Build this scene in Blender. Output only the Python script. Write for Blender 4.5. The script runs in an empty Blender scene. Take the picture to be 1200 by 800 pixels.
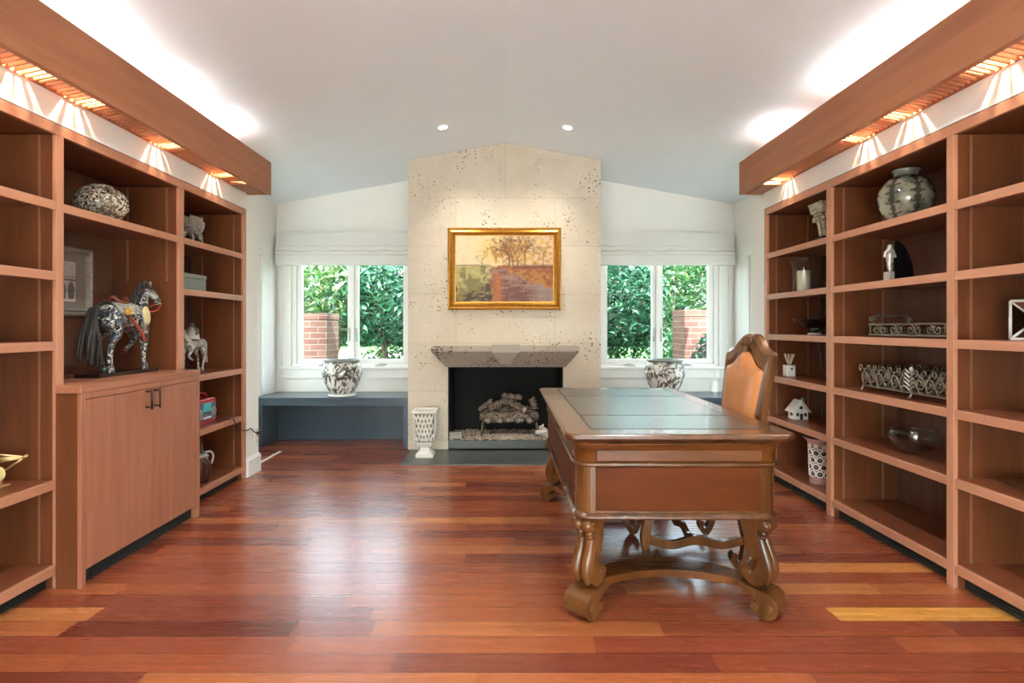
import bpy, bmesh, math, random
import numpy as np
from mathutils import Vector, Matrix, Euler
random.seed(7); np.random.seed(7)
PI = math.pi
SC = bpy.context.scene
COL = SC.collection
CAMZ, F = 1.2, 640.0

# ------------------------------------------------------------------ materials
class N:
    def __init__(s, name):
        s.m = bpy.data.materials.new(name); s.m.use_nodes = True
        s.t = s.m.node_tree; s.t.nodes.clear()
        s.out = s.t.nodes.new('ShaderNodeOutputMaterial')
    def n(s, typ, inp=None, **props):
        nd = s.t.nodes.new(typ)
        for k, v in props.items(): setattr(nd, k, v)
        for k, v in (inp or {}).items():
            sock = nd.inputs[k]
            if isinstance(v, bpy.types.NodeSocket): s.t.links.new(v, sock)
            else: sock.default_value = v
        return nd
    def math(s, op, a, b=None):
        d = {0: a}
        if b is not None: d[1] = b
        return s.n('ShaderNodeMath', d, operation=op).outputs[0]
    def ramp(s, fac, stops, interp='LINEAR'):
        nd = s.n('ShaderNodeValToRGB', {'Fac': fac}); r = nd.color_ramp; r.interpolation = interp
        while len(r.elements) < len(stops): r.elements.new(0.5)
        for e, (p, c) in zip(r.elements, stops):
            e.position = p; e.color = (*c[:3], 1)
        return nd.outputs[0]
    def mix(s, f, a, b, mode='MIX'):
        nd = s.n('ShaderNodeMix', data_type='RGBA', blend_type=mode)
        for i, v in ((0, f), (6, a), (7, b)):
            if isinstance(v, bpy.types.NodeSocket): s.t.links.new(v, nd.inputs[i])
            else: nd.inputs[i].default_value = (*v[:3], 1) if i else v
        return nd.outputs[2]
    def pos(s): return s.n('ShaderNodeTexCoord').outputs['Object']
    def mapped(s, scale, loc=(0, 0, 0)):
        return s.n('ShaderNodeMapping', {'Vector': s.pos(), 'Scale': scale, 'Location': loc}).outputs[0]
    def noise(s, vec, scale, detail=4, rough=0.55, dist=0.0):
        return s.n('ShaderNodeTexNoise', {'Vector': vec, 'Scale': scale, 'Detail': detail, 'Roughness': rough, 'Distortion': dist}).outputs[0]
    def bump(s, h, strength=0.2, dist=0.01):
        return s.n('ShaderNodeBump', {'Height': h, 'Strength': strength, 'Distance': dist}).outputs[0]
    def bsdf(s, color, rough=0.5, metal=0.0, coat=0.0, normal=None, **extra):
        d = {}
        d['Base Color'] = color if isinstance(color, bpy.types.NodeSocket) else (*color[:3], 1)
        d['Roughness'] = rough; d['Metallic'] = metal; d['Coat Weight'] = coat
        if normal is not None: d['Normal'] = normal
        d.update(extra)
        b = s.n('ShaderNodeBsdfPrincipled', d)
        s.t.links.new(b.outputs[0], s.out.inputs[0]); return s.m

def srgb(r, g, b):
    f = lambda c: ((c / 255 + 0.055) / 1.055) ** 2.4 if c > 10 else c / 255 / 12.92
    return (f(r), f(g), f(b))

def plain(name, c, rough=0.5, metal=0.0, coat=0.0, var=0.06, scale=25, bump=0.0, **ex):
    g = N(name); nz = g.noise(g.pos(), scale, 4)
    a = tuple(x * (1 - var) for x in c); b = tuple(min(1, x * (1 + var)) for x in c)
    col = g.ramp(nz, [(0.3, a), (0.7, b)])
    nm = g.bump(nz, bump, 0.004) if bump else None
    return g.bsdf(col, rough, metal, coat, nm, **ex)

def wood(name, dark, light, axis=2, rough=0.38, coat=0.1, fine=70, **ex):
    g = N(name)
    sc = [fine * 0.25] * 3; sc[axis] = 1.3
    nz = g.noise(g.mapped(tuple(sc)), 1.0, 5, 0.6, 0.6)
    sc2 = [fine * 2.2] * 3; sc2[axis] = 5
    fz = g.noise(g.mapped(tuple(sc2)), 1.0, 3, 0.6)
    c = g.ramp(nz, [(0.25, dark), (0.75, light)])
    c = g.mix(g.math('MULTIPLY', fz, 0.35), c, dark)
    return g.bsdf(c, rough, 0, coat, g.bump(fz, 0.08, 0.002), **ex)

M = {}
CD, CL = srgb(150, 94, 68), srgb(182, 122, 92)
M['case_v'] = wood('cherry wood vertical grain', CD, CL, 2)
M['case_edge'] = wood('pale cherry edging vertical', srgb(172, 116, 88), srgb(198, 142, 110), 2)
M['case_edge_y'] = wood('pale cherry edging long', srgb(172, 116, 88), srgb(198, 142, 110), 1)
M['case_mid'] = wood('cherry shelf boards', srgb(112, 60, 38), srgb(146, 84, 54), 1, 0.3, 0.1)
M['case_shaded'] = wood('cherry wood darkened for shade', srgb(96, 52, 28), srgb(128, 72, 40), 2, 0.4, 0.05)  # cherry darkened to paint in the shade inside the bookcases
M['case_back'] = wood('satin cherry back panel', srgb(92, 56, 36), srgb(118, 74, 48), 2, 0.25, 1.0)  # base colour likewise darkened for the shade at the back of the shelves
M['case_y'] = wood('cherry wood long grain', CD, CL, 1)
M['beam'] = wood('fir beam wood', srgb(150, 92, 58), srgb(182, 118, 78), 1, 0.5, 0.0)
M['desk_x'] = wood('polished walnut cross grain', srgb(68, 36, 13), srgb(128, 76, 34), 0, 0.25, 0.05, 40, **{'Specular IOR Level': 0.3})
M['desk_y'] = wood('polished walnut long grain', srgb(56, 32, 15), srgb(118, 74, 40), 1, 0.25, 0.35, 40)
M['desk_z'] = wood('polished carved walnut', srgb(62, 35, 15), srgb(130, 83, 42), 2, 0.24, 0.12, 40, **{'Specular IOR Level': 0.4})
M['desk_panel'] = wood('reddish walnut veneer', srgb(70, 32, 9), srgb(106, 52, 17), 0, 0.4, 0.0, 18, **{'Specular IOR Level': 0.12})
M['leather_top'] = plain('dark olive leather', srgb(62, 60, 50), 0.28, 0, 0.25, 0.15, 90, 0.06)
M['tan_leather'] = plain('tan leather', srgb(186, 118, 66), 0.32, 0, 0.15, 0.14, 9, 0.05)
M['white_paint'] = plain('white painted trim', srgb(238, 237, 233), 0.4, 0, 0, 0.01, 10)
M['wall'] = plain('warm white wall paint', srgb(238, 236, 230), 0.75, 0, 0, 0.012, 6)
M['ceiling'] = plain('white ceiling paint', srgb(234, 241, 246), 0.85, 0, 0, 0.01, 4)
M['slate_paint'] = plain('slate blue painted wood', srgb(66, 80, 92), 0.3, 0, 0.1, 0.08, 14)
M['toe_dark'] = plain('dark green black metal', srgb(34, 44, 42), 0.45, 0.2, 0, 0.2, 30)
M['bronze'] = plain('dark bronze', srgb(70, 58, 46), 0.35, 0.8, 0, 0.15, 40)
M['brass_strip'] = plain('pale brass strip', srgb(158, 116, 86), 0.4, 0.4, 0, 0.08, 40)
M['steel'] = plain('brushed steel', srgb(176, 176, 174), 0.35, 0.8, 0, 0.05, 60)
M['black_gloss'] = plain('glossy black', srgb(16, 16, 18), 0.15, 0, 0.3, 0.2, 20)
M['black_soot'] = plain('sooty firebox metal', srgb(10, 10, 10), 0.8, 0, 0, 0.35, 8)
M['gold'] = plain('gold leaf', srgb(196, 142, 62), 0.3, 0.85, 0, 0.18, 30, 0.08)
M['gold_pale'] = plain('pale gold wire', srgb(224, 196, 140), 0.3, 0.7, 0, 0.08, 30)
M['silver'] = plain('tarnished silver', srgb(184, 180, 170), 0.3, 0.45, 0, 0.2, 50, 0.1)
M['iron'] = plain('antique iron', srgb(122, 112, 94), 0.4, 0.45, 0, 0.3, 60, 0.1)
M['white_plaster'] = plain('white plaster', srgb(226, 222, 212), 0.7, 0, 0, 0.05, 40, 0.15)
M['fabric'] = plain('white linen', srgb(222, 220, 215), 0.9, 0, 0, 0.02, 200, 0.08)
M['candle'] = plain('ivory wax', srgb(236, 226, 200), 0.45, 0, 0, 0.02, 20)
M['white_gloss'] = plain('white glazed ceramic', srgb(232, 230, 224), 0.15, 0, 0.3, 0.03, 20)
M['red'] = plain('red plastic', srgb(190, 28, 40), 0.3, 0, 0.1, 0.05, 20)
M['grey_plastic'] = plain('grey plastic', srgb(96, 104, 112), 0.4, 0, 0, 0.05, 20)
M['teal'] = plain('teal display', srgb(90, 200, 200), 0.3, 0, 0, 0.1, 60)
M['sage'] = plain('sage tin', srgb(128, 134, 124), 0.4, 0.2, 0, 0.06, 20)
M['brown_glaze'] = plain('brown glaze', srgb(70, 34, 22), 0.12, 0, 0.3, 0.2, 12)
M['mat_board'] = plain('grey mat board', srgb(150, 142, 130), 0.9, 0, 0, 0.02, 40)
M['slate'] = plain('honed dark slate', srgb(74, 76, 74), 0.3, 0, 0, 0.25, 5, 0.03)
M['hoof'] = plain('dark red brown lacquer', srgb(84, 34, 22), 0.35, 0, 0.1, 0.2, 30)
M['mirror'] = plain('mirror glass', srgb(200, 206, 202), 0.03, 1.0, 0, 0.01, 5)
M['bark'] = plain('brown bark', srgb(74, 60, 48), 0.9, 0, 0, 0.3, 20, 0.3)
M['cable'] = plain('dark cable', srgb(60, 40, 34), 0.5, 0, 0, 0.05, 20)

def m_glass(name, tint=(1, 1, 1), refl=0.12):
    g = N(name)
    tr = g.n('ShaderNodeBsdfTransparent', {'Color': (*tint, 1)})
    gl = g.n('ShaderNodeBsdfGlossy', {'Color': (1, 1, 1, 1), 'Roughness': 0.02})
    fr = g.n('ShaderNodeLayerWeight', {'Blend': 0.35})
    f = g.math('ADD', g.math('MULTIPLY', g.math('POWER', fr.outputs['Facing'], 2.4), refl * 4), refl * 0.25)
    mx = g.n('ShaderNodeMixShader', {0: f, 1: tr.outputs[0], 2: gl.outputs[0]})
    g.t.links.new(mx.outputs[0], g.out.inputs[0]); return g.m
M['pane'] = m_glass('window pane', (0.93, 0.99, 0.98), 0.04)
M['glass_thin'] = m_glass('thin clear glass', (0.94, 0.95, 0.95), 0.08)
M['glassware'] = m_glass('clear glassware', (0.86, 0.89, 0.89), 0.24)

def m_floor():
    g = N('jatoba plank floor')
    sp = g.n('ShaderNodeSeparateXYZ', {0: g.pos()})
    x, y = sp.outputs[0], sp.outputs[1]
    W = 0.1103
    yr = g.math('DIVIDE', g.math('SUBTRACT', y, 2.229), W)
    row = g.math('FLOOR', yr); fy = g.math('FRACT', yr)
    fy = g.math('SUBTRACT', yr, row)
    rr = g.n('ShaderNodeTexWhiteNoise', {'W': g.math('ADD', row, 31.7)}, noise_dimensions='1D').outputs[0]
    L = 1.15
    xr = g.math('DIVIDE', g.math('ADD', x, g.math('MULTIPLY', rr, 7.0)), L)
    idx = g.math('FLOOR', xr); fx = g.math('SUBTRACT', xr, idx)
    cv = g.n('ShaderNodeCombineXYZ', {0: idx, 1: row}).outputs[0]
    rnd = g.n('ShaderNodeTexWhiteNoise', {'Vector': cv}, noise_dimensions='2D').outputs[0]
    base = g.ramp(rnd, [(0.0, srgb(112, 52, 36)), (0.3, srgb(136, 66, 42)), (0.6, srgb(150, 78, 46)),
                        (0.85, srgb(160, 88, 52)), (0.97, srgb(168, 98, 56)), (1.0, srgb(184, 116, 66))])
    def plank(r, x0, x1, c):
        nonlocal base
        a = g.math('COMPARE', row, float(r)); g.t.nodes[-1].inputs[2].default_value = 0.4
        k = g.math('MULTIPLY', g.math('GREATER_THAN', x, x0), g.math('LESS_THAN', x, x1))
        base = g.mix(g.math('MULTIPLY', a, k), base, c)
    plank(0, 1.37, 2.6, srgb(212, 148, 70)); plank(4, 1.0, 2.6, srgb(196, 124, 66))
    plank(-1, -1.74, -0.84, srgb(94, 38, 24))
    n1 = g.noise(g.n('ShaderNodeMapping', {'Vector': g.n('ShaderNodeVectorMath', {0: g.pos(), 1: g.n('ShaderNodeCombineXYZ', {0: g.math('MULTIPLY', rnd, 9.0), 1: g.math('MULTIPLY', rnd, 5.0)}).outputs[0]}, operation='ADD').outputs[0], 'Scale': (1.6, 40, 1)}).outputs[0], 1.0, 4, 0.55, 0.0)
    col = g.mix(g.math('MULTIPLY', g.ramp(n1, [(0.35, (0, 0, 0)), (0.75, (1, 1, 1))]), 0.35), base, srgb(96, 40, 24))
    sf = lambda v, w: g.n('ShaderNodeMapRange', {'Value': v, 'From Min': 0.0, 'From Max': w, 'To Min': 0.0, 'To Max': 1.0}, interpolation_type='SMOOTHSTEP').outputs[0]
    eg = g.math('MULTIPLY', g.math('MULTIPLY', sf(fy, .035), sf(g.math('SUBTRACT', 1.0, fy), .035)), sf(fx, .004))
    col = g.mix(g.math('ADD', g.math('MULTIPLY', eg, .7), .3), srgb(52, 20, 14), col)
    h = g.math('MULTIPLY', eg, 0.3)
    big = g.noise(g.pos(), 2.0, 2)
    rough = g.math('ADD', 0.21, g.math('MULTIPLY', n1, 0.14))
    return g.bsdf(col, rough, 0, 0.35, g.bump(g.math('ADD', h, g.math('MULTIPLY', big, 0.6)), 0.05, 0.01), **{'Coat Roughness': 0.22})
M['floor'] = m_floor()

def m_stone(name, c1, c2, joints=True, pit=1.0):
    g = N(name)
    p = g.pos()
    n1 = g.noise(p, 2.2, 5, 0.6); n2 = g.noise(p, 28, 4, 0.6)
    c = g.ramp(n1, [(0.3, c1), (0.7, c2)])
    c = g.mix(g.math('MULTIPLY', n2, 0.25), c, tuple(x * 0.8 for x in c1))
    # travertine pits gathered in patches
    w = g.n('ShaderNodeVectorMath', {0: p, 1: g.n('ShaderNodeVectorMath', {0: g.n('ShaderNodeTexNoise', {'Vector': p, 'Scale': 12.0}).outputs[1], 1: (0.05, 0.05, 0.05)}, operation='MULTIPLY').outputs[0]}, operation='ADD').outputs[0]
    w = g.n('ShaderNodeMapping', {'Vector': w, 'Scale': (1, 1, 1.4)}).outputs[0]
    v = g.n('ShaderNodeTexVoronoi', {'Vector': w, 'Scale': 27.0}).outputs['Distance']
    patch = g.noise(p, 2.6, 2)
    th = g.math('MULTIPLY', g.math('SUBTRACT', patch, 0.40), 0.95 * pit)
    hole = g.math('LESS_THAN', v, th)
    v2 = g.n('ShaderNodeTexVoronoi', {'Vector': w, 'Scale': 90.0}).outputs['Distance']
    hole2 = g.math('LESS_THAN', v2, g.math('MULTIPLY', g.math('SUBTRACT', g.noise(p, 4.5, 2), 0.42), 1.0 * pit))
    hs = g.math('MAXIMUM', g.math('MULTIPLY', hole, 0.85), g.math('MULTIPLY', hole2, 0.4))
    c = g.mix(hs, c, srgb(70, 58, 46))
    h = g.math('SUBTRACT', g.math('MULTIPLY', n2, 0.2), hs)
    if joints:
        sp = g.n('ShaderNodeSeparateXYZ', {0: p})
        vec = g.n('ShaderNodeCombineXYZ', {0: g.math('ADD', g.math('ADD', sp.outputs[0], 0.0), 0.48), 1: g.math('ADD', g.math('MINIMUM', sp.outputs[2], 2.88), 0.365)}).outputs[0]
        br = g.n('ShaderNodeTexBrick', {'Vector': vec, 'Color1': (1, 1, 1, 1), 'Color2': (0.93, 0.93, 0.93, 1), 'Mortar': (0.82, 0.8, 0.76, 1), 'Scale': 1.0,
                 'Mortar Size': 0.0035, 'Mortar Smooth': 0.3, 'Brick Width': 0.96, 'Row Height': 0.47}, offset=0.5)
        c = g.mix(1.0, c, br.outputs[0], 'MULTIPLY')
        h = g.math('SUBTRACT', h, g.math('MULTIPLY', br.outputs['Fac'], 0.8))
    return g.bsdf(c, 0.8, 0, 0, g.bump(h, 0.5, 0.006))
M['stone'] = m_stone('cream travertine blocks', srgb(210, 196, 174), srgb(228, 218, 200), True, 1.15)
M['stone_grey'] = m_stone('weathered travertine mantel', srgb(164, 156, 142), srgb(192, 183, 168), False, 1.7)

def m_brick():
    g = N('red garden brick')
    sp = g.n('ShaderNodeSeparateXYZ', {0: g.pos()})
    vec = g.n('ShaderNodeCombineXYZ', {0: g.math('ADD', sp.outputs[0], sp.outputs[1]), 1: sp.outputs[2]}).outputs[0]
    br = g.n('ShaderNodeTexBrick', {'Vector': vec, 'Color1': (*srgb(76, 44, 34), 1), 'Color2': (*srgb(100, 70, 56), 1), 'Mortar': (*srgb(112, 106, 98), 1),
             'Scale': 1.0, 'Mortar Size': 0.006, 'Brick Width': 0.21, 'Row Height': 0.075, 'Bias': 0.0})
    c = g.mix(g.math('MULTIPLY', g.noise(g.pos(), 18, 4), 0.5), br.outputs[0], srgb(120, 70, 60))
    return g.bsdf(c, 0.85, 0, 0, g.bump(g.math('SUBTRACT', 1.0, br.outputs['Fac']), 0.5, 0.008))
M['brick'] = m_brick()

def m_attr(name, rough=0.5, metal=0.0, coat=0.0, transl=0.0, bump=0.0, emit=None):
    g = N(name)
    at = g.n('ShaderNodeVertexColor', layer_name='Col').outputs[0]
    nm = g.bump(g.noise(g.pos(), 160, 3), bump, 0.003) if bump else None
    if transl:
        b = g.n('ShaderNodeBsdfPrincipled', {'Base Color': at, 'Roughness': rough})
        tl = g.n('ShaderNodeBsdfTranslucent', {'Color': at})
        mx = g.n('ShaderNodeMixShader', {0: transl, 1: b.outputs[0], 2: tl.outputs[0]})
        g.t.links.new(mx.outputs[0], g.out.inputs[0]); return g.m
    return g.bsdf(at, rough, metal, coat, nm)
M['leaf'] = m_attr('broad green leaves', 0.35, transl=0.35)
M['canvas'] = m_attr('oil paint on canvas', 0.45, bump=0.5)
M['glazed'] = m_attr('painted glazed ceramic', 0.14, coat=0.3)
M['print'] = m_attr('ink print on paper', 0.8)

def m_pattern(name, dark, light, accent, scale=30, th=0.5, rough=0.3, metal=0.0):
    g = N(name); p = g.pos()
    n1 = g.noise(p, scale, 3, 0.6, 2.5); n2 = g.noise(p, scale * 0.5, 3, 0.6, 1.5)
    c = g.ramp(n1, [(th - 0.06, dark), (th + 0.03, light), (th + 0.2, light)])
    c = g.mix(g.ramp(n2, [(0.52, (0, 0, 0)), (0.62, (1, 1, 1))]), c, accent)
    return g.bsdf(c, rough, metal, 0.2, g.bump(n1, 0.25, 0.004))
M['horse'] = m_pattern('black lacquer with white and teal tracery', srgb(24, 26, 26), srgb(204, 206, 196), srgb(50, 66, 74), 26, 0.55, 0.3)
M['horse_small'] = m_pattern('pale silvered lacquer', srgb(66, 66, 58), srgb(214, 212, 200), srgb(126, 136, 130), 50, 0.45, 0.3)
M['dragon'] = m_pattern('dark pewter with pale edges', srgb(40, 38, 32), srgb(190, 186, 172), srgb(110, 106, 94), 55, 0.52, 0.35, 0.3)
M['capital'] = m_pattern('weathered carved plaster', srgb(70, 62, 50), srgb(186, 176, 152), srgb(140, 128, 106), 40, 0.44, 0.7)
M['log'] = m_pattern('grey charred ceramic logs', srgb(46, 38, 32), srgb(134, 118, 100), srgb(84, 72, 62), 24, 0.47, 0.85)
M['log_pale'] = m_pattern('pale ash grey ember', srgb(70, 64, 58), srgb(170, 160, 146), srgb(120, 112, 102), 40, 0.46, 0.85)
M['celadon'] = m_pattern('crackled celadon glaze', srgb(86, 94, 82), srgb(158, 166, 146), srgb(132, 140, 122), 14, 0.42, 0.2)
M['mosaic'] = m_pattern('black and cream mosaic glaze', srgb(38, 34, 28), srgb(206, 196, 172), srgb(92, 84, 68), 34, 0.5, 0.2)
M['shell'] = plain('white shell', srgb(224, 214, 204), 0.5, 0, 0, 0.1, 60, 0.1)
M['hair'] = plain('dark horsehair', srgb(52, 50, 46), 0.6, 0, 0, 0.3, 80, 0.2)
M['cream'] = plain('cream painted wood', srgb(226, 208, 142), 0.4, 0, 0, 0.1, 60, 0.1)
M['strap_red'] = plain('red orange strap', srgb(186, 72, 44), 0.5, 0, 0, 0.1, 40)
M['yellow'] = plain('yellow painted wood', srgb(222, 164, 46), 0.4, 0, 0, 0.15, 80)
M['saddle'] = plain('brown saddle leather', srgb(120, 58, 38), 0.4, 0, 0.1, 0.15, 40)
M['gravel'] = plain('pale gravel', srgb(196, 178, 160), 0.9, 0, 0, 0.35, 60)
M['grass'] = plain('lawn grass', srgb(62, 96, 48), 0.9, 0, 0, 0.3, 14, 0.4)
M['path'] = plain('pale paving', srgb(232, 228, 220), 0.9, 0, 0, 0.08, 8)

def m_emit(name, c, st):
    g = N(name); e = g.n('ShaderNodeEmission', {'Color': (*c, 1), 'Strength': st})
    g.t.links.new(e.outputs[0], g.out.inputs[0]); return g.m
def m_sheer():
    g = N('white sheer fabric')
    a = g.n('ShaderNodeBsdfDiffuse', {'Color': (.85, .85, .83, 1)}); t = g.n('ShaderNodeBsdfTranslucent', {'Color': (.85, .85, .83, 1)})
    p = g.n('ShaderNodeBsdfTransparent', {'Color': (1, 1, 1, 1)})
    m1 = g.n('ShaderNodeMixShader', {0: .6, 1: a.outputs[0], 2: t.outputs[0]}); m2 = g.n('ShaderNodeMixShader', {0: .1, 1: m1.outputs[0], 2: p.outputs[0]})
    g.t.links.new(m2.outputs[0], g.out.inputs[0]); return g.m
M['sheer'] = m_sheer()
M['lamp'] = m_emit('lit lamp lens', (1, 0.95, 0.86), 6)

# ------------------------------------------------------------------ mesh builder
class MB:
    def __init__(s): s.v = []; s.f = []; s.sm = []; s.c = None
    def add(s, vs, fs, smooth=False):
        o = len(s.v); s.v += [tuple(v) for v in vs]
        for f in fs: s.f.append([i + o for i in f]); s.sm.append(smooth)
        return s
    def box(s, x0, x1, y0, y1, z0, z1):
        x0, x1 = sorted((x0, x1)); y0, y1 = sorted((y0, y1)); z0, z1 = sorted((z0, z1))
        v = [(x, y, z) for z in (z0, z1) for y in (y0, y1) for x in (x0, x1)]
        return s.add(v, [(0, 2, 3, 1), (4, 5, 7, 6), (0, 1, 5, 4), (2, 6, 7, 3), (0, 4, 6, 2), (1, 3, 7, 5)])
    def prism(s, poly, fn, t0, t1, smooth_side=False):
        """poly: 2D pts; fn(a,b,t)->3D"""
        n = len(poly)
        v = [fn(a, b, t0) for a, b in poly] + [fn(a, b, t1) for a, b in poly]
        o = len(s.v); s.add(v, [])
        s.f.append([o + i for i in range(n)][::-1]); s.sm.append(False)
        s.f.append([o + n + i for i in range(n)]); s.sm.append(False)
        for i in range(n):
            j = (i + 1) % n
            s.f.append([o + i, o + j, o + n + j, o + n + i]); s.sm.append(smooth_side)
        return s
    def loft(s, rings, smooth=True, cap=True, closed=True):
        n = len(rings[0]); v = [p for r in rings for p in r]; fs = []
        for k in range(len(rings) - 1):
            for i in range(n if closed else n - 1):
                j = (i + 1) % n
                fs.append((k * n + i, k * n + j, (k + 1) * n + j, (k + 1) * n + i))
        s.add(v, fs, smooth)
        if cap:
            o = len(s.v) - len(v)
            s.f.append([o + i for i in range(n)][::-1]); s.sm.append(False)
            s.f.append([o + (len(rings) - 1) * n + i for i in range(n)]); s.sm.append(False)
        return s
    def lathe(s, prof, c=(0, 0, 0), seg=40, axis='z', cap=True, squash=(1, 1)):
        rings = []
        for r, h in prof:
            ring = []
            for i in range(seg):
                a = 2 * PI * i / seg
                if axis == 'z': ring.append((c[0] + r * math.cos(a) * squash[0], c[1] + r * math.sin(a) * squash[1], c[2] + h))
                elif axis == 'y': ring.append((c[0] + r * math.cos(a), c[1] + h, c[2] - r * math.sin(a)))
                else: ring.append((c[0] + h, c[1] + r * math.cos(a), c[2] + r * math.sin(a)))
            rings.append(ring)
        return s.loft(rings, True, cap)
    def tube(s, pts, r, seg=8, closed=False, flat=None):
        """tube along pts; r number or list"""
        P = [Vector(p) for p in pts]; n = len(P)
        R = r if isinstance(r, (list, tuple)) else [r] * n
        rings = []; up = None
        for i in range(n):
            a = P[i - 1] if (i > 0 or closed) else P[i]; b = P[(i + 1) % n] if (i < n - 1 or closed) else P[i]
            t = (b - a); t = t.normalized() if t.length > 1e-9 else Vector((0, 0, 1))
            if up is None: up = Vector((0, 0, 1)) if abs(t.z) < 0.9 else Vector((1, 0, 0))
            sd = t.cross(up)
            if sd.length < 1e-6: sd = t.orthogonal()
            sd.normalize(); up = sd.cross(t).normalized()
            k = flat or 1.0
            rings.append([tuple(P[i] + sd * (R[i] * math.cos(2 * PI * q / seg)) + up * (R[i] * k * math.sin(2 * PI * q / seg))) for q in range(seg)])
        if closed: rings.append(rings[0]); return s.loft(rings, True, False)
        return s.loft(rings, True, True)
    def ball(s, c, r, seg=14, ring=9):
        r = (r, r, r) if not isinstance(r, (tuple, list)) else r
        rings = []
        for k in range(ring + 1):
            ph = PI * k / ring - PI / 2; ph = max(min(ph, PI / 2 - 0.02), -PI / 2 + 0.02)
            rings.append([(c[0] + r[0] * math.cos(ph) * math.cos(2 * PI * i / seg), c[1] + r[1] * math.cos(ph) * math.sin(2 * PI * i / seg), c[2] + r[2] * math.sin(ph)) for i in range(seg)])
        return s.loft(rings)
    def xf(s, mat, start=0):
        for i in range(start, len(s.v)): s.v[i] = tuple(mat @ Vector(s.v[i]))
        return s
    def build(s, name, mat, parent=None, bevel=0.0, seg=2, local=False, subdiv=0):
        me = bpy.data.meshes.new(name)
        me.from_pydata(s.v, [], s.f)
        me.polygons.foreach_set('use_smooth', s.sm)
        bm = bmesh.new(); bm.from_mesh(me); bmesh.ops.recalc_face_normals(bm, faces=bm.faces); bm.to_mesh(me); bm.free()
        if parent is not None and not local:
            me.transform(Matrix.Translation(-wloc(parent)))
        if s.c is not None:
            at = me.color_attributes.new('Col', 'FLOAT_COLOR', 'POINT')
            at.data.foreach_set('color', np.asarray(s.c, dtype=np.float32).ravel())
        o = bpy.data.objects.new(name, me); COL.objects.link(o)
        me.materials.append(M[mat] if isinstance(mat, str) else mat)
        if parent is not None: o.parent = parent
        if bevel:
            b = o.modifiers.new('bevel', 'BEVEL'); b.width = bevel; b.segments = seg; b.limit_method = 'ANGLE'; b.angle_limit = math.radians(40)
            b.harden_normals = False
        if subdiv:
            q = o.modifiers.new('sub', 'SUBSURF'); q.levels = subdiv; q.render_levels = subdiv
        return o

def wloc(o):
    v = Vector((0, 0, 0))
    while o is not None: v += o.location; o = o.parent
    return v
def thing(name, label, cat, loc=(0, 0, 0), rotz=0.0, group=None, kind=None):
    o = bpy.data.objects.new(name, None); COL.objects.link(o); o.empty_display_size = 0.05
    o.location = loc; o.rotation_euler = (0, 0, rotz); return tag(o, label, cat, group, kind)
def tag(o, label=None, cat=None, group=None, kind=None):
    if label: o['label'] = label
    if cat: o['category'] = cat
    if group: o['group'] = group
    if kind: o['kind'] = kind
    return o
def structure(o, label=None, cat=None): return tag(o, label, cat, None, 'structure')
def recenter(o):
    """put the origin of a one-mesh thing at its base"""
    me = o.data; vs = [v.co for v in me.vertices]
    c = Vector(((min(v.x for v in vs) + max(v.x for v in vs)) / 2, (min(v.y for v in vs) + max(v.y for v in vs)) / 2, min(v.z for v in vs)))
    me.transform(Matrix.Translation(-c)); o.location = o.location + c; return o

def spline(pts, n=8, closed=False):
    P = [Vector(p) for p in pts]; m = len(P); out = []
    for i in range(m if closed else m - 1):
        g = lambda k: P[k % m] if closed else P[max(0, min(m - 1, k))]
        p0, p1, p2, p3 = g(i - 1), g(i), g(i + 1), g(i + 2)
        for q in range(n):
            t = q / n
            out.append(0.5 * ((2 * p1) + (p2 - p0) * t + (2 * p0 - 5 * p1 + 4 * p2 - p3) * t * t + (3 * p1 - p0 - 3 * p2 + p3) * t ** 3))
    if not closed: out.append(P[-1])
    return out
def rrect(x0, x1, y0, y1, r, seg=6, corners=(1, 1, 1, 1)):
    """ccw from (x0,y0); corners rounded: (x0y0,x1y0,x1y1,x0y1); same vertex count each time"""
    out = []
    for (cx, cy, a0, use) in ((x0, y0, PI, corners[0]), (x1, y0, 1.5 * PI, corners[1]), (x1, y1, 0, corners[2]), (x0, y1, 0.5 * PI, corners[3])):
        rr = r if use else 1e-4
        ox = cx + rr if cx == x0 else cx - rr; oy = cy + rr if cy == y0 else cy - rr
        for k in range(seg + 1):
            a = a0 + 0.5 * PI * k / seg
            out.append((ox + rr * math.cos(a), oy + rr * math.sin(a)))
    return out
def skin(nodes, edges, sub=2):
    """nodes: [(xyz, r)], grown with Skin + Subsurf, applied"""
    me = bpy.data.meshes.new('t'); me.from_pydata([n[0] for n in nodes], edges, []); o = bpy.data.objects.new('t', me); COL.objects.link(o)
    o.modifiers.new('s', 'SKIN')
    sv = me.skin_vertices[0].data
    for i, n in enumerate(nodes):
        r = n[1]; sv[i].radius = (r, r) if not isinstance(r, tuple) else r
    sv[0].use_root = True
    q = o.modifiers.new('u', 'SUBSURF'); q.levels = sub; q.render_levels = sub
    dg = bpy.context.evaluated_depsgraph_get(); dg.update()
    ev = bpy.data.meshes.new_from_object(o.evaluated_get(dg))
    bpy.data.objects.remove(o)
    b = MB(); b.add([tuple(v.co) for v in ev.vertices], [list(p.vertices) for p in ev.polygons], True)
    bpy.data.meshes.remove(ev); return b

# ------------------------------------------------------------------ room shell
RZ, SL = 2.989, 0.177          # ridge height and ceiling slope
YW, YB = 5.98, -3.0            # far (window) wall, wall behind the camera
XF, XA = 2.06, 2.50            # bookcase front plane, alcove side wall
ceil_z = lambda x: RZ - SL * abs(x)

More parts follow.
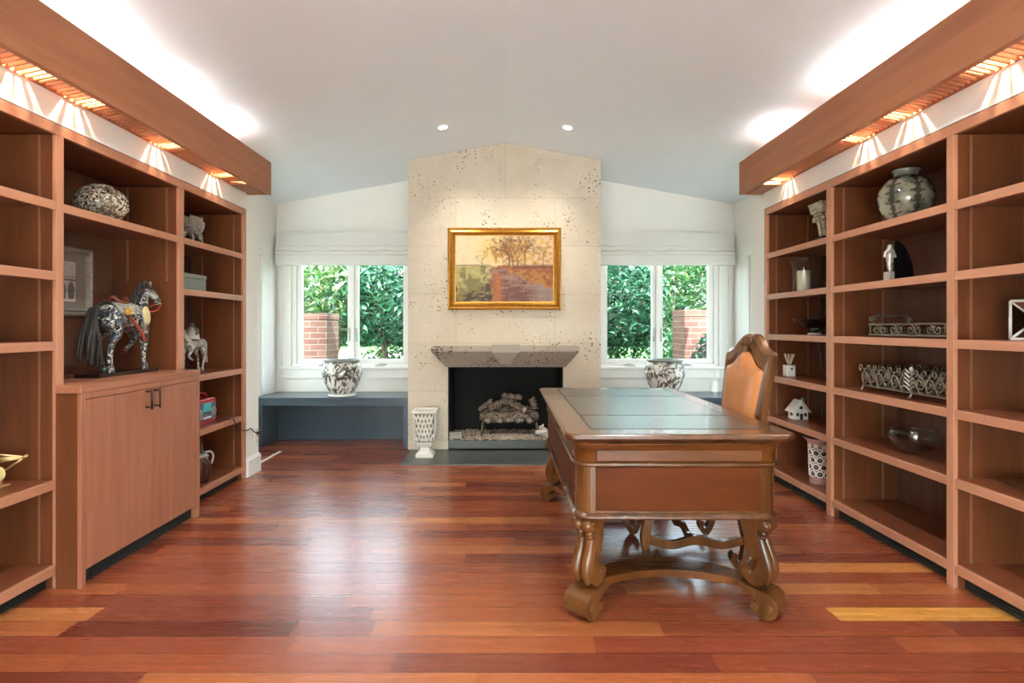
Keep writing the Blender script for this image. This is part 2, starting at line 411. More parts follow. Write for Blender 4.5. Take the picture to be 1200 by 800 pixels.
structure(MB().box(-2.62, 2.62, YB - .12, YW + .12, -0.1, 0).build('floor', 'floor'), 'red brown hardwood plank floor', 'floor')
cp = [(-2.7, ceil_z(2.7)), (0, RZ), (2.7, ceil_z(2.7)), (2.7, ceil_z(2.7) + .1), (0, RZ + .1), (-2.7, ceil_z(2.7) + .1)]
structure(MB().prism(cp, lambda a, b, t: (a, t, b), YB - .12, YW + .14).build('ceiling', 'ceiling'), 'white vaulted ceiling', 'ceiling')
Y_END, Y_STUB = 4.345, 4.56
Y_NEAR = 0.62
for s, nm in ((-1, 'left'), (1, 'right')):
    b = MB()
    b.box(s * XA, s * 2.62, YB, 4.73, 0, 2.66).box(s * XA, s * 2.62, 5.60, YW + .1, 0, 2.66)   # outer wall around the side door
    b.box(s * XA, s * 2.62, 4.73, 5.60, 0, .5).box(s * XA, s * 2.62, 4.73, 5.60, 1.93, 2.66)
    b.box(s * XF, s * (XA + .01), Y_END, Y_STUB, 0, 2.70)               # end pier beside the bookcase
    b.box(s * XF, s * (XA + .01), Y_NEAR, Y_END, 2.137, 2.70)           # band above the bookcase
    b.box(s * XF, s * (XA + .01), YB, Y_NEAR, 0, 2.70)                  # wall behind the camera side
    structure(b.build('wall_' + nm, 'wall'), 'white %s wall' % nm, 'wall')
    k = MB()
    k.box(s * (XF - .016), s * (XF + .1), Y_END + .004, Y_STUB + .016, 0, .135).box(s * (XF + .1), s * (XA - .001), Y_STUB, Y_STUB + .016, 0, .135)
    k.box(s * (XF - .01), s * (XF + .1), Y_END + .004, Y_STUB + .010, .135, .15)
    structure(k.build('baseboard_' + nm, 'white_paint', None, .003), 'white baseboard block at the %s pier' % nm, 'baseboard')

# windows: glass openings (mirrored)
WX = [(-2.34, -1.02), (1.02, 2.34)]; WZ0, WZ1 = 0.745, 2.08
b = MB()
b.box(-2.62, 2.62, YW, YW + .14, -.1, WZ0).box(-2.62, 2.62, YW, YW + .14, WZ1, 3.02)
b.box(-2.62, -2.34, YW, YW + .14, WZ0, WZ1).box(2.34, 2.62, YW, YW + .14, WZ0, WZ1).box(-1.02, 1.02, YW, YW + .14, WZ0, WZ1)
structure(b.build('wall_far', 'wall'), 'white far wall with two windows', 'wall')
NB0, NB1, NBZ0, NBZ1 = -2.2, 2.2, .05, 1.55
b = MB()
b.box(-2.62, 2.62, YB - .12, YB, -.1, NBZ0).box(-2.62, 2.62, YB - .12, YB, NBZ1, 3.02)
b.box(-2.62, NB0, YB - .12, YB, NBZ0, NBZ1).box(NB1, 2.62, YB - .12, YB, NBZ0, NBZ1)
structure(b.build('wall_near', 'wall'), 'white wall behind the viewpoint', 'wall')
w3 = thing('window_3', 'unseen wide window added behind the viewpoint for fill daylight', 'window', (0, YB - .06, NBZ0), kind='structure')  # out-of-view window, added and sized to let in fill daylight
k = MB()
for x in (NB0, -.75, .69, NB1 - .06): k.box(x, x + .06, YB - .09, YB - .03, NBZ0, NBZ1)
k.box(NB0, NB1, YB - .09, YB - .03, NBZ0, NBZ0 + .06).box(NB0, NB1, YB - .09, YB - .03, NBZ1 - .06, NBZ1)
k.build('window_frame', 'white_paint', w3)
MB().box(NB0, NB1, YB - .062, YB - .058, NBZ0, NBZ1).build('pane', 'pane', w3)

for i, s in enumerate((-1, 1)):
    sd = 'left' if s < 0 else 'right'
    W = thing('window_%d' % (i + 1), 'white casement window pair %s of the fireplace' % sd, 'window', (s * 1.68, YW, WZ0), kind='structure')
    X = lambda u: s * u
    c = MB()   # casing with back band
    c.box(X(2.34), X(2.455), YW - .022, YW, .69, 2.16).box(X(2.43), X(2.462), YW - .034, YW, .69, 2.16)
    c.box(X(.945), X(1.02), YW - .022, YW, .69, 2.16)
    c.box(X(1.02), X(2.34), YW - .022, YW, 2.08, 2.16)
    c.box(X(.945), X(2.462), YW - .02, YW, .64, .745)                    # apron
    c.build('casing', 'white_paint', W, .004)
    c = MB(); c.box(X(.945), X(2.47), YW - .05, YW + .03, .742, .768)
    c.build('window_sill', 'white_paint', W, .005)
    c = MB(); y0, y1 = YW + .01, YW + .10
    c.box(X(1.02), X(1.055), y0, y1, .745, 2.08).box(X(2.29), X(2.34), y0, y1, .745, 2.08).box(X(1.055), X(2.29), y0, y1, .745, .80).box(X(1.055), X(2.29), y0, y1, 2.03, 2.08)
    c.box(X(1.655), X(1.69), y0, y1, .80, 2.03)
    c.build('window_frame', 'white_paint', W, .004)
    for (a, d) in ((1.058, 1.653), (1.692, 2.287)):
        q = MB(); y0, y1 = YW + .025, YW + .07; e0 = .062; zb, zt = .803, 2.027
        gl, gr = (1.122, 1.613) if a < 1.5 else (1.732, 2.232)
        q.box(X(a), X(gl), y0, y1, zb, zt).box(X(gr), X(d), y0, y1, zb, zt).box(X(gl), X(gr), y0, y1, zb, .848).box(X(gl), X(gr), y0, y1, 1.97, zt)
        sh = q.build('sash', 'white_paint', W, .003)
        MB().box(X(gl), X(gr), YW + .045, YW + .050, .848, 1.97).build('pane', 'pane', sh)
        # latch on the meeting stile, crank on the sill
        lx = 1.634 if a < 1.5 else 1.712
        MB().box(X(lx - .006), X(lx + .006), YW + .005, YW + .025, 1.06, 1.19).box(X(lx - .009), X(lx + .009), YW + .017, YW + .025, 1.04, 1.10).build('latch', 'steel', W, .002)
        cx = (gl + gr) / 2
        k = MB().box(X(cx - .05), X(cx + .05), YW - .03, YW + .008, .769, .788)
        k.tube(spline([(X(cx + .03), YW - .02, .785), (X(cx - .02), YW - .035, .80), (X(cx - .07), YW - .04, .795)], 5), .007, 7).ball((X(cx - .07), YW - .04, .795), .012)
        k.build('crank_handle', 'steel', W)
    # roman blind
    R = thing('roman_blind', 'white folded roman blind above the %s window' % sd, 'blind', (s * 1.715, YW - .03, 1.86))
    prof = [(.0, 2.215), (.055, 2.215), (.062, 2.12), (.064, 2.075), (.082, 2.065), (.084, 2.03), (.072, 2.022), (.085, 2.012), (.09, 1.99), (.078, 1.978), (.086, 1.968), (.088, 1.90), (.08, 1.868), (.0, 1.868)]
    q = MB(); rings = []
    for kx in range(29):
        u = .96 + (2.47 - .96) * kx / 28; wv = .003 * math.sin(kx * 1.3) + .002 * math.sin(kx * .47)
        rings.append([(X(u), YW - .036 - d - (wv if d > .05 else 0), z + (wv if z < 2.1 and d > 0 else 0)) for d, z in prof])
    q.loft(rings, False, True)
    q.build('blind_fabric', 'fabric', R)
    MB().box(X(.96), X(2.47), YW - .075, YW - .036, 2.205, 2.22).build('head_rail', 'white_paint', R)
    q = MB().tube(spline([(X(1.72), YW - .12, 1.876), (X(1.70), YW - .13, 1.862), (X(1.67), YW - .13, 1.862), (X(1.65), YW - .12, 1.876)], 5), .003, 6)
    q.build('pull_loop', 'fabric', R)
    # side door casing in the alcove
    D = thing('door_%d' % (i + 1), 'white side door in the %s alcove' % sd, 'door', (s * XA, 5.1, 0), kind='structure')
    q = MB(); q.box(X(XA - .02), X(XA), 4.63, 4.73, 0, 1.96).box(X(XA - .02), X(XA), 5.60, 5.70, .5, 1.96).box(X(XA - .022), X(XA), 4.62, 5.71, 1.93, 2.02)
    q.box(X(XA - .045), X(XA), 4.60, 5.73, 2.02, 2.045).box(X(XA - .03), X(XA), 4.61, 5.72, 2.0, 2.02)
    q.build('casing', 'white_paint', D, .003)
    q = MB(); q.box(X(XA + .01), X(XA + .05), 4.73, 4.80, .03, 1.93).box(X(XA + .01), X(XA + .05), 5.53, 5.60, .5, 1.93).box(X(XA + .01), X(XA + .05), 4.80, 5.53, 1.85, 1.93).box(X(XA + .01), X(XA + .05), 4.80, 5.53, .5, .60)
    q.build('door_frame', 'white_paint', D, .003)
    MB().box(X(XA + .028), X(XA + .032), 4.80, 5.53, .60, 1.85).build('pane', 'pane', D)
    sh = MB(); pts = [(X(XA + .016 + .005 * math.sin(i * .9)), 4.735 + .86 * i / 60) for i in range(61)]
    sh.loft([[(x, y, .51) for x, y in pts], [(x, y, 1.925) for x, y in pts]], True, False, False).build('sheer_curtain', 'sheer', D)
structure(MB().box(-2.175, -2.15, 4.78, 5.25, 0, .008).build('trim_1', 'white_paint', None, .002), 'thin white floor strip in front of the left bench', 'trim')

# ------------------------------------------------------------------ bookcases
POSTS = [(.62, .665), (1.565, 1.610), (2.508, 2.55), (3.452, 3.505), (4.303, 4.343)]
XBK = 2.478
SH_R = [1.778, 1.455, 1.142, .820, .504, .112]
SHELVES = {1: [SH_R] * 4, -1: [[1.778, 1.455, 1.133, .497, .107]] * 2 + [[1.775], [1.775, 1.447, .875, .503, .102]]}
for s in (-1, 1):
    sd = 'left' if s < 0 else 'right'
    X = lambda u: s * u
    B = thing('bookcase', 'built in cherry wood bookcase along the %s wall%s' % (sd, ' around a base cabinet' if s < 0 else ' with open shelves to the floor'), 'bookcase', (s * 2.27, 2.48, 0))
    for (a, d) in POSTS:
        MB().box(X(XF + .02), X(XBK), a, d, 0, 2.084).build('side_panel', 'case_shaded', B)
        MB().box(X(XF), X(XF + .02), a, d, 0, 2.084).build('stile', 'case_edge', B, .002)
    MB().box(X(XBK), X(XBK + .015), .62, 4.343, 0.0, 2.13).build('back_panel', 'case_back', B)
    MB().box(X(XF + .02), X(XBK), .62, 4.343, 2.09, 2.125).build('top_panel', 'case_shaded', B)
    MB().box(X(XF), X(XF + .02), .62, 4.343, 2.084, 2.132).build('top_rail', 'case_edge_y', B, .002)
    for k in range(4):
        y0, y1 = POSTS[k][1] + .001, POSTS[k + 1][0] - .001
        for z in SHELVES[s][k]:
            if z < .2:
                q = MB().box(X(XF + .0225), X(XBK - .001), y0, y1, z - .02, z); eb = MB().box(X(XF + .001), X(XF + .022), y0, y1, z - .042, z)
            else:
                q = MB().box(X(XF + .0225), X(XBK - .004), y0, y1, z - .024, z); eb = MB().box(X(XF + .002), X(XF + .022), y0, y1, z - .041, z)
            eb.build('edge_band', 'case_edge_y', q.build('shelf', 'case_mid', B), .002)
        hutch = (s < 0 and k == 2)
        for u in (2.137, 2.385):
            for (yy, dr) in ((y1, -1), (y0, 1)):
                MB().box(X(u - .0045), X(u + .0045), yy, yy + dr * .004, (1.49 if hutch else .115), 2.08).build('shelf_standard', 'brass_strip', B)
        if not hutch:
            t = MB().box(X(XF + .05), X(XF + .06), y0, y1, 0, .066)
            for g in range(3): t.box(X(XF + .044), X(XF + .05), y0 + .06, y1 - .06, .016 + g * .015, .022 + g * .015)
            t.box(X(XF + .06), X(XF + .09), y0 + .0, y1, 0, .062)
            t.build('toe_grille', 'toe_dark', B)

# base cabinet on the left
C = thing('base_cabinet', 'cherry wood two door base cabinet standing forward of the left bookcase', 'cabinet', (-2.0, 2.985, 0))
XC = -1.94
MB().box(XC - .0205, -2.057, 2.50, 2.527, 0, .895).build('side_panel', 'case_shaded', C)  # darker wood colour paints the shade on this near side
q = MB().box(XC, XC - .02, 2.50, 2.527, 0, .895).box(XC, -2.057, 3.443, 3.47, 0, .895)
q.box(XC, -2.057, 2.527, 3.443, .865, .895).box(XC - .02, -2.057, 2.527, 3.443, .075, .095).box(-1.985, -2.0, 2.527, 3.443, .095, .865)
q.box(-2.057, -2.47, 2.553, 3.449, .03, .895)
q.build('body', 'case_v', C, .0015)
q = MB().box(XC + .002, -2.058, 2.498, 3.472, .896, .93).box(-2.058, -2.476, 2.553, 3.449, .896, .93)
q.build('countertop', 'case_y', C, .002)
for (a, d, h) in ((2.529, 2.9835, 2.950), (2.9865, 3.441, 3.020)):
    dr = MB().box(XC, XC - .02, a, d, .078, .862).build('door', 'case_v', C, .0015)
    hb = MB().tube([(XC + .032, h, .755), (XC + .032, h, .865)], .0055, 10).tube([(XC, h, .768), (XC + .032, h, .768)], .005, 8).tube([(XC, h, .852), (XC + .032, h, .852)], .005, 8)
    hb.build('handle', 'bronze', dr)
t = MB().box(-1.99, -1.98, 2.527, 3.443, 0, .074)
for g in range(3): t.box(-1.98, -1.974, 2.6, 3.38, .016 + g * .016, .023 + g * .016)
t.build('toe_grille', 'toe_dark', C)

# soffit beams with louvred light slot
LAMPS = {-1: [.95, 1.65, 2.28, 2.58, 3.2, 3.83], 1: [.9, 1.55, 2.22, 2.74, 3.08, 3.94]}
XI, BZ0, BZ1, BY0, BY1 = 1.872, 2.255, 2.515, -2.9, 4.372
for s in (-1, 1):
    sd = 'left' if s < 0 else 'right'; X = lambda u: s * u
    B = thing('soffit_beam', 'long wooden box beam with lit slot above the %s bookcase' % sd, 'beam', (s * 1.96, .7, BZ0), kind='thing')
    MB().box(X(XI), X(XI + .03), BY0, BY1, BZ0, BZ1).box(X(XI + .03), X(XI + .055), BY0, BY1 - .03, BZ0 + .012, BZ0 + .03).build('fascia', 'beam', B, .003)
    MB().box(X(XI + .03), X(XF - .001), BY1 - .03, BY1, BZ0, BZ1).build('end_cap', 'beam', B, .002)
    q = MB(); y = Y_NEAR + .1
    while y < BY1 - .34:
        t0 = len(q.v)
        q.box(-.066, .066, -.0045, .0045, -.012, .012)
        q.xf(Matrix.Translation((X(XI + .122), y, BZ0 + .03)) @ Euler((s * .0, 0, s * .32)).to_matrix().to_4x4(), t0)
        y += .031
    q.box(X(XF - .007), X(XF - .001), BY0, BY1 - .03, BZ0 + .012, BZ0 + .03)
    q.box(X(XI + .055), X(XF - .007), BY1 - .30, BY1 - .03, BZ0 + .006, BZ0 + .03)
    q.build('louver_grille', 'beam', B)
    for y in LAMPS[s]:
        lp = MB().lathe([(.02, 0), (.02, .03), (.012, .04)], (X(2.022), y, BZ0 + .115), 14).box(X(1.90), X(2.058), y - .012, y + .012, BZ0 + .205, BZ0 + .212)
        lp.build('lamp_holder', 'bronze', B)
        L = bpy.data.lights.new('cove_lamp', 'SPOT'); L.energy = 4.5; L.color = (1, .86, .64); L.shadow_soft_size = .010; L.spot_size = math.radians(165); L.spot_blend = .3
        o = bpy.data.objects.new('cove_lamp', L); COL.objects.link(o); o.location = (X(2.012), y, BZ0 + .105)
        L = bpy.data.lights.new('cove_uplight', 'AREA'); L.energy = .36; L.color = (.96, .98, 1); L.shape = 'RECTANGLE'; L.size = .10; L.size_y = .36
        o = bpy.data.objects.new('cove_uplight', L); COL.objects.link(o); o.location = (X(1.975), y, BZ0 + .218); o.rotation_euler = (PI, 0, 0)

# ------------------------------------------------------------------ fireplace
YF = 5.30
FX0, FX1 = -.944, .928
FPL = thing('fireplace', 'tall cream travertine fireplace rising to the ceiling ridge', 'fireplace', (0, YF, 0))
ox0, ox1, oz0, oz1 = -.555, .563, .098, .811
c = MB()
fn = lambda a, b_, t: (a, t, b_)
yb = YW + .0
c.prism([(FX0, 0), (ox0, 0), (ox0, oz1), (FX0, oz1)], fn, YF, yb)
c.prism([(ox1, 0), (FX1, 0), (FX1, oz1), (ox1, oz1)], fn, YF, yb)
c.prism([(FX0, oz1), (FX1, oz1), (FX1, ceil_z(FX1) - .002), (0, RZ - .002), (FX0, ceil_z(FX0) - .002)], fn, YF, yb)
c.build('chimney_breast', 'stone', FPL)
q = MB(); tk = .01
q.box(ox0, ox0 + tk, YF + .012, YF + .60, oz0, oz1).box(ox1 - tk, ox1, YF + .012, YF + .60, oz0, oz1).box(ox0, ox1, YF + .58, YF + .60, oz0, oz1).box(ox0, ox1, YF + .02, YF + .60, oz1 - tk, oz1)
q.build('firebox', 'black_soot', FPL)
MB().box(ox0 + .001, ox1 - .001, YF - .004, YF + .60, 0.02, oz0).build('hearth_riser', 'slate', FPL, .003)
MB().box(FX0 + .03, FX1 - .02, 4.735, YF - .001, -.004, .012).box(FX0 - .0, FX1, YF - .02, YF - .001, -.004, .012).build('hearth_slab', 'slate', FPL, .002)
mz0, mz1, mz2 = .812, .972, 1.018
mt = MB()
yfm = 5.075
v = [(-.573, YF - .02, mz0), (.573 + .01, YF - .02, mz0), (.69, yfm, mz1), (-.69, yfm, mz1), (-.69, yfm, mz2), (.69, yfm, mz2), (.69, YF - .001, mz2), (-.69, YF - .001, mz2), (-.69, YF - .001, mz1), (.69, YF - .001, mz1), (-.573, YF - .001, mz0), (.583, YF - .001, mz0)]
mt.add(v, [(0, 1, 2, 3), (3, 2, 5, 4), (4, 5, 6, 7), (0, 3, 8, 10), (3, 4, 7, 8), (1, 11, 9, 2), (2, 9, 6, 5), (0, 10, 11, 1), (10, 8, 9, 11), (8, 7, 6, 9)])
mo = mt.build('mantel', 'stone_grey', FPL, .004)
k = MB()
yk = yfm - .022
v = [(-.125, yk, mz2 + .018), (.135, yk, mz2 + .018), (.135, yk, mz1 - .008), (-.125, yk, mz1 - .008), (-.045, YF - .155, mz0 + .035), (.055, YF - .155, mz0 + .035)]
bk = [(-.125, yfm + .05, mz2 + .018), (.135, yfm + .05, mz2 + .018), (.135, yfm + .12, mz1 - .008), (-.125, yfm + .12, mz1 - .008), (-.05, YF - .02, mz0 + .03), (.06, YF - .02, mz0 + .03)]
k.add(v + bk, [(0, 1, 2, 3), (3, 2, 5, 4), (0, 6, 7, 1), (1, 7, 8, 2), (2, 8, 11, 5), (0, 3, 9, 6), (3, 4, 10, 9), (4, 5, 11, 10), (6, 9, 8, 7), (9, 10, 11, 8)])
k.build('keystone', 'stone_grey', mo, .004)

# fire grate, logs, gravel
G = thing('log_grate', 'black iron grate holding the fireplace logs', 'grate', (.0, 5.5, oz0))
gx0, gx1 = -.24, .33
g = MB()
for y in (5.42, 5.58): g.tube([(gx0, y, .255), (gx1, y, .255)], .009, 8)
for x in (gx0 + .03, gx0 + .15, (gx0 + gx1) / 2, gx1 - .15, gx1 - .03): g.tube([(x, 5.40, .262), (x, 5.62, .262)], .008, 8)
g.build('grate_bars', 'black_soot', G)
for x in (gx0 + .02, gx1 - .02):
    for y in (5.42, 5.58):
        MB().tube([(x, y, .255), (x + (-.02 if x < 0 else .02), y - .01, oz0)], .010, 8).build('leg', 'iron', G)
LOGS = [('long horizontal grey log lying across the front of the grate', [(-.25, 5.42, .315), (-.1, 5.41, .31), (.1, 5.42, .312), (.33, 5.43, .318)], .052),
        ('pale log lying behind the front log on the grate', [(-.23, 5.56, .335), (.02, 5.57, .345), (.31, 5.55, .335)], .055),
        ('diagonal log leaning up from the left of the pile', [(-.17, 5.44, .385), (-.05, 5.48, .43), (.06, 5.52, .475)], .038),
        ('short top log crowning the pile', [(-.03, 5.52, .505), (.06, 5.50, .500), (.17, 5.47, .495)], .03),
        ('diagonal log with pale cut end on the right of the pile', [(-.02, 5.50, .455), (.09, 5.46, .425), (.19, 5.39, .385)], .036),
        ('twisted branch standing at the left end of the pile', [(-.26, 5.50, .36), (-.20, 5.50, .41), (-.13, 5.53, .455)], .028),
        ('upright split log at the right end of the pile', [(.30, 5.50, .365), (.29, 5.51, .42), (.265, 5.53, .475)], .036)]
for (lb, pts, r) in LOGS:
    P = spline(pts, 6); n = len(P); rs = [r * (1 + .16 * math.sin(i * 1.9 + r * 300) + .08 * math.sin(i * 4.1)) * (.78 if i in (0, n - 1) else 1) for i in range(n)]
    b = MB().tube(P, rs, 14)
    for j in range(3):
        p = P[int((j + .7) / 3.2 * (n - 1))]; d = Vector((random.uniform(-.5, .5), -.5, .8)).normalized()
        b.tube([p, p + d * r * 1.05, p + d * r * 1.35], [r * .45, r * .35, r * .2], 8)
    o = b.build('gas_log', 'log'); tag(o, lb, 'log', 'gas logs in the firebox'); recenter(o)
    if 'pale cut end' in lb:
        d = (P[-1] - P[-2]).normalized(); m = MB().tube([P[-1] - d * .004, P[-1] + d * .006], r * .72, 14); e = m.build('cut_end', 'candle', o)
b = MB()
for i in range(900):
    x = random.uniform(ox0 + .02, ox1 - .02); y = random.uniform(YF + .02, YF + .55); r = random.uniform(.006, .014)
    b.ball((x, y, oz0 + r * .5), (r * random.uniform(.8, 1.4), r, r * .8), 5, 3)
for i in range(350):
    x = random.gauss(.06, .12); y = random.uniform(YF + .05, YF + .2); r = random.uniform(.006, .014)
    b.ball((x, y, oz0 + r * .6 + random.uniform(0, .02)), (r * 1.3, r, r * .8), 5, 3)
for i in range(len(b.sm)): b.sm[i] = False
tag(b.build('gravel', 'gravel'), 'pale gravel bed covering the firebox floor', 'gravel', kind='stuff')
b = MB().box(-.55, -.425, 5.32, 5.40, oz0 + .055, oz0 + .075).box(-.55, -.535, 5.32, 5.40, oz0 + .01, oz0 + .055).box(-.44, -.425, 5.32, 5.40, oz0 + .01, oz0 + .055).box(-.535, -.44, 5.34, 5.39, oz0 + .01, oz0 + .05)
o = b.build('gas_valve_cover', 'stone_grey', None, .003); tag(o, 'small pale stone cover at the left edge of the firebox', 'cover'); recenter(o)
for i, (x, lb) in enumerate(((-.16, 'leftmost'), (-.06, 'second from the left'), (.04, 'middle'), (.14, 'second from the right'), (.24, 'rightmost'))):
    b = MB(); z = oz0 + .168; q = Vector((x, 5.385, .282))
    for k in range(5): b.ball((q.x + random.uniform(-.02, .02), q.y + random.uniform(-.01, .01), q.z + random.uniform(-.012, .012)), (random.uniform(.018, .032), .02, random.uniform(.016, .026)), 9, 6)
    o = b.build('ember_chunk', 'log_pale'); tag(o, 'pale ceramic ember lump under the front log, %s of five' % lb, 'ember', 'ember lumps along the grate front'); recenter(o)
b = MB()   # whorled shell
P = []; R = []
for i in range(60):
    t = i / 59; a = t * 4.2 * PI; rr = .052 * (1 - t) + .006
    P.append((.365 + rr * math.cos(a), 5.40 + .6 * rr * math.sin(a), oz0 + .035 + .105 * t)); R.append(.030 * (1 - t * .75))
b.tube(P, R, 10)
o = b.build('seashell', 'shell'); tag(o, 'white whorled shell at the right edge of the firebox', 'shell'); recenter(o)

# white carved urn on the hearth
U = thing('carved_urn', 'white square carved planter urn on the hearth left of the firebox', 'urn', (-.735, 5.03, .013))
ux, uy, u0 = -.735, 5.03, .013
sq = lambda h, z, r=.006: [(x + ux, y + uy, z + u0) for x, y in rrect(-h, h, -h, h, r, 3)]
MB().loft([sq(.08, 0), sq(.08, .03), sq(.07, .036), sq(.05, .055), sq(.04, .085)], False).build('foot', 'white_plaster', U, .002)
MB().loft([sq(.038, .086), sq(.06, .10), sq(.078, .125), sq(.082, .14)], False).build('basin', 'white_plaster', U, .002)
MB().loft([sq(.066, .141), sq(.086, .40)], False).build('shade_core', 'mat_board', U)  # grey inner core stands in for shadow in the lattice openings
bd = MB()
for f in range(4):
    m = Matrix.Translation((ux, uy, u0)) @ Matrix.Rotation(f * PI / 2, 4, 'Z'); t0 = len(bd.v)
    P = lambda a, z: (a * (.080 + .02 * (z - .141) / .26), -(.083 + .02 * (z - .141) / .26), z)
    for j in range(-4, 5):
        for dr in (-1, 1):
            pts = [(j * .35 + dr * t * .9, .150 + t * .245) for t in (0, .25, .5, .75, 1)]
            pts = [P(max(-.97, min(.97, a)), z) for a, z in pts if -1.02 <= a <= 1.02]
            if len(pts) > 1: bd.tube(pts, .0075, 6)
    for zz in range(5):
        for aa in range(4):
            a, z = -.75 + aa * .5 + (.25 if zz % 2 else 0), .165 + zz * .048
            if a < .95: p = P(a, z); bd.ball(p, (.013, .011, .016), 8, 5)
    bd.xf(m, t0)
bd.build('carved_body', 'white_plaster', U)
rm = MB().loft([sq(.100, .40), sq(.112, .405), sq(.114, .425), sq(.108, .43), sq(.09, .43), sq(.085, .41)], False, False)
rm.add([p for p in sq(.086, .405)], [list(range(16))])
rm.build('rim', 'white_plaster', U, .001)

# ------------------------------------------------------------------ painting
def fbm(x, y, seed, oct=4):
    rng = np.random.RandomState(seed); T = rng.rand(64, 64); out = 0; amp = .5
    for o in range(oct):
        xi = np.floor(x).astype(int); yi = np.floor(y).astype(int); fx = x - xi; fy = y - yi
        fx = fx * fx * (3 - 2 * fx); fy = fy * fy * (3 - 2 * fy)
        g = lambda a, b: T[a % 64, b % 64]
        out = out + amp * ((g(xi, yi) * (1 - fx) + g(xi + 1, yi) * fx) * (1 - fy) + (g(xi, yi + 1) * (1 - fx) + g(xi + 1, yi + 1) * fx) * fy)
        amp *= .5; x = x * 2.03; y = y * 2.03
    return out
def lerpc(a, b, t): return a + (b - a) * t[..., None]
def sm(a, b, x): t = np.clip((x - a) / (b - a), 0, 1); return t * t * (3 - 2 * t)
def dist_seg(U, V, p, q):
    p = np.array(p); q = np.array(q); d = q - p; L = d @ d
    t = np.clip(((U - p[0]) * d[0] + (V - p[1]) * d[1]) / L, 0, 1)
    return np.hypot(U - p[0] - t * d[0], V - p[1] - t * d[1])
def canvas_colors(nx, ny):
    u, v = np.meshgrid(np.linspace(0, 1, nx), np.linspace(0, 1, ny)); A = 1.45
    x = u * A; C = lambda *c: np.array(srgb(*c))
    n = fbm(u * 14, v * 10, 1); n2 = fbm(u * 34, v * 26, 2); n3 = fbm(u * 60, v * 14, 3)
    col = lerpc(np.broadcast_to(C(250, 232, 196), u.shape + (3,)), np.broadcast_to(C(236, 206, 170), u.shape + (3,)), sm(.5, 1, u))
    glow = np.exp(-(((u - .38) / .14) ** 2 + ((v - .78) / .2) ** 2)); col = lerpc(col, np.broadcast_to(C(248, 214, 120), col.shape), .8 * glow)
    crown = np.exp(-(((u - .58) / .25) ** 2 + ((v - .76) / .26) ** 2)) + .35 * sm(.7, .9, u)
    leafm = sm(.42, .56, n2 * .6 + crown * .38); col = lerpc(col, lerpc(np.broadcast_to(C(228, 190, 96), col.shape), np.broadcast_to(C(196, 140, 70), col.shape), sm(.3, .6, n)), .85 * leafm * sm(.5, .56, v))
    rng = random.Random(5)
    tr = np.full(u.shape, 9.0)
    def branch(p, a, L, w, d):
        nonlocal tr
        q = (p[0] + L * math.cos(a), p[1] + L * math.sin(a)); tr = np.minimum(tr, dist_seg(x, v, p, q) / w)
        if d: [branch(q, a + rng.uniform(-.8, .8), L * rng.uniform(.6, .9), w * .62, d - 1) for _ in range(3)]
    for (bx, L, w) in ((.80, .17, .014), (.86, .17, .012), (.92, .16, .009), (1.03, .17, .010), (1.30, .13, .006), (.40, .08, .004), (.70, .14, .006)):
        branch((bx, .5), PI / 2 + rng.uniform(-.12, .12), L, w, 4)
    col = lerpc(col, np.broadcast_to(C(122, 74, 40), col.shape), .85 * (1 - sm(.5, 1.1, tr)))
    # meadow right, hedge line, field left, stream
    h = v < .54 + .05 * (n - .45) + .03 * (n2 - .45)
    n4 = fbm(u * 26 + v * 18, v * 30 - u * 10, 6)
    left = lerpc(np.broadcast_to(C(206, 198, 132), col.shape), np.broadcast_to(C(158, 148, 92), col.shape), sm(.40, .60, n))
    left = lerpc(left, np.broadcast_to(C(222, 210, 146), col.shape), sm(.50, .62, n2) * sm(.15, .4, v))
    dk_ = sm(.02, .16, (.30 - v) + .55 * (u - .16) * (v < .42) - .55 * (n - .4)) * sm(.44, .36, v)
    left = lerpc(left, np.broadcast_to(C(104, 80, 58), col.shape), .85 * dk_)
    left = lerpc(left, np.broadcast_to(C(74, 54, 40), col.shape), .7 * dk_ * sm(.46, .56, n4))
    left = lerpc(left, np.broadcast_to(C(196, 178, 110), col.shape), .6 * dk_ * sm(.44, .36, n4))
    right = lerpc(np.broadcast_to(C(206, 150, 74), col.shape), np.broadcast_to(C(178, 108, 60), col.shape), sm(.36, .6, n2))
    n5 = fbm(u * 10, v * 40, 8)
    river = lerpc(np.broadcast_to(C(190, 152, 134), col.shape), np.broadcast_to(C(146, 98, 84), col.shape), sm(.36, .58, n5 * .6 + n3 * .4 + .1 * (v < .2)))
    river = lerpc(river, np.broadcast_to(C(206, 134, 78), col.shape), np.exp(-((u - .43) / .05) ** 2) * sm(.48, .38, v))
    river = lerpc(river, np.broadcast_to(C(190, 168, 160), col.shape), sm(.7, .9, u) * .7)
    g_ = np.where((u < .37 + .1 * (n - .45))[..., None], left, right)
    lb = .37 + .03 * np.sin(v * 9) + .10 * (n - .45); rb = .52 + (.47 - v) * 1.5 + .35 * (n - .45) + .12 * (n2 - .45)
    isr = (u > lb) & (u < rb) & (v < .5)
    g_ = np.where(isr[..., None], river, g_)
    col = np.where(h[..., None], g_, col)
    hedge = np.exp(-((v - .53) / .03) ** 2) * sm(.55, .65, u + .1 * n); col = lerpc(col, np.broadcast_to(C(140, 72, 48), col.shape), .9 * np.clip(hedge, 0, 1))
    hl = np.exp(-((v - .55) / .012) ** 2) * (u < .36); col = lerpc(col, np.broadcast_to(C(132, 120, 80), col.shape), .7 * hl)
    return np.clip(col ** 1.25 * (.62 + .3 * fbm(u * 90, v * 60, 9, 2))[..., None], 0, 1)
PT = thing('framed_painting', 'autumn landscape painting in a wide gold frame above the mantel', 'painting', (0, YF - .03, 1.37))
px0, px1, pz0, pz1 = -.555, .540, 1.368, 2.158
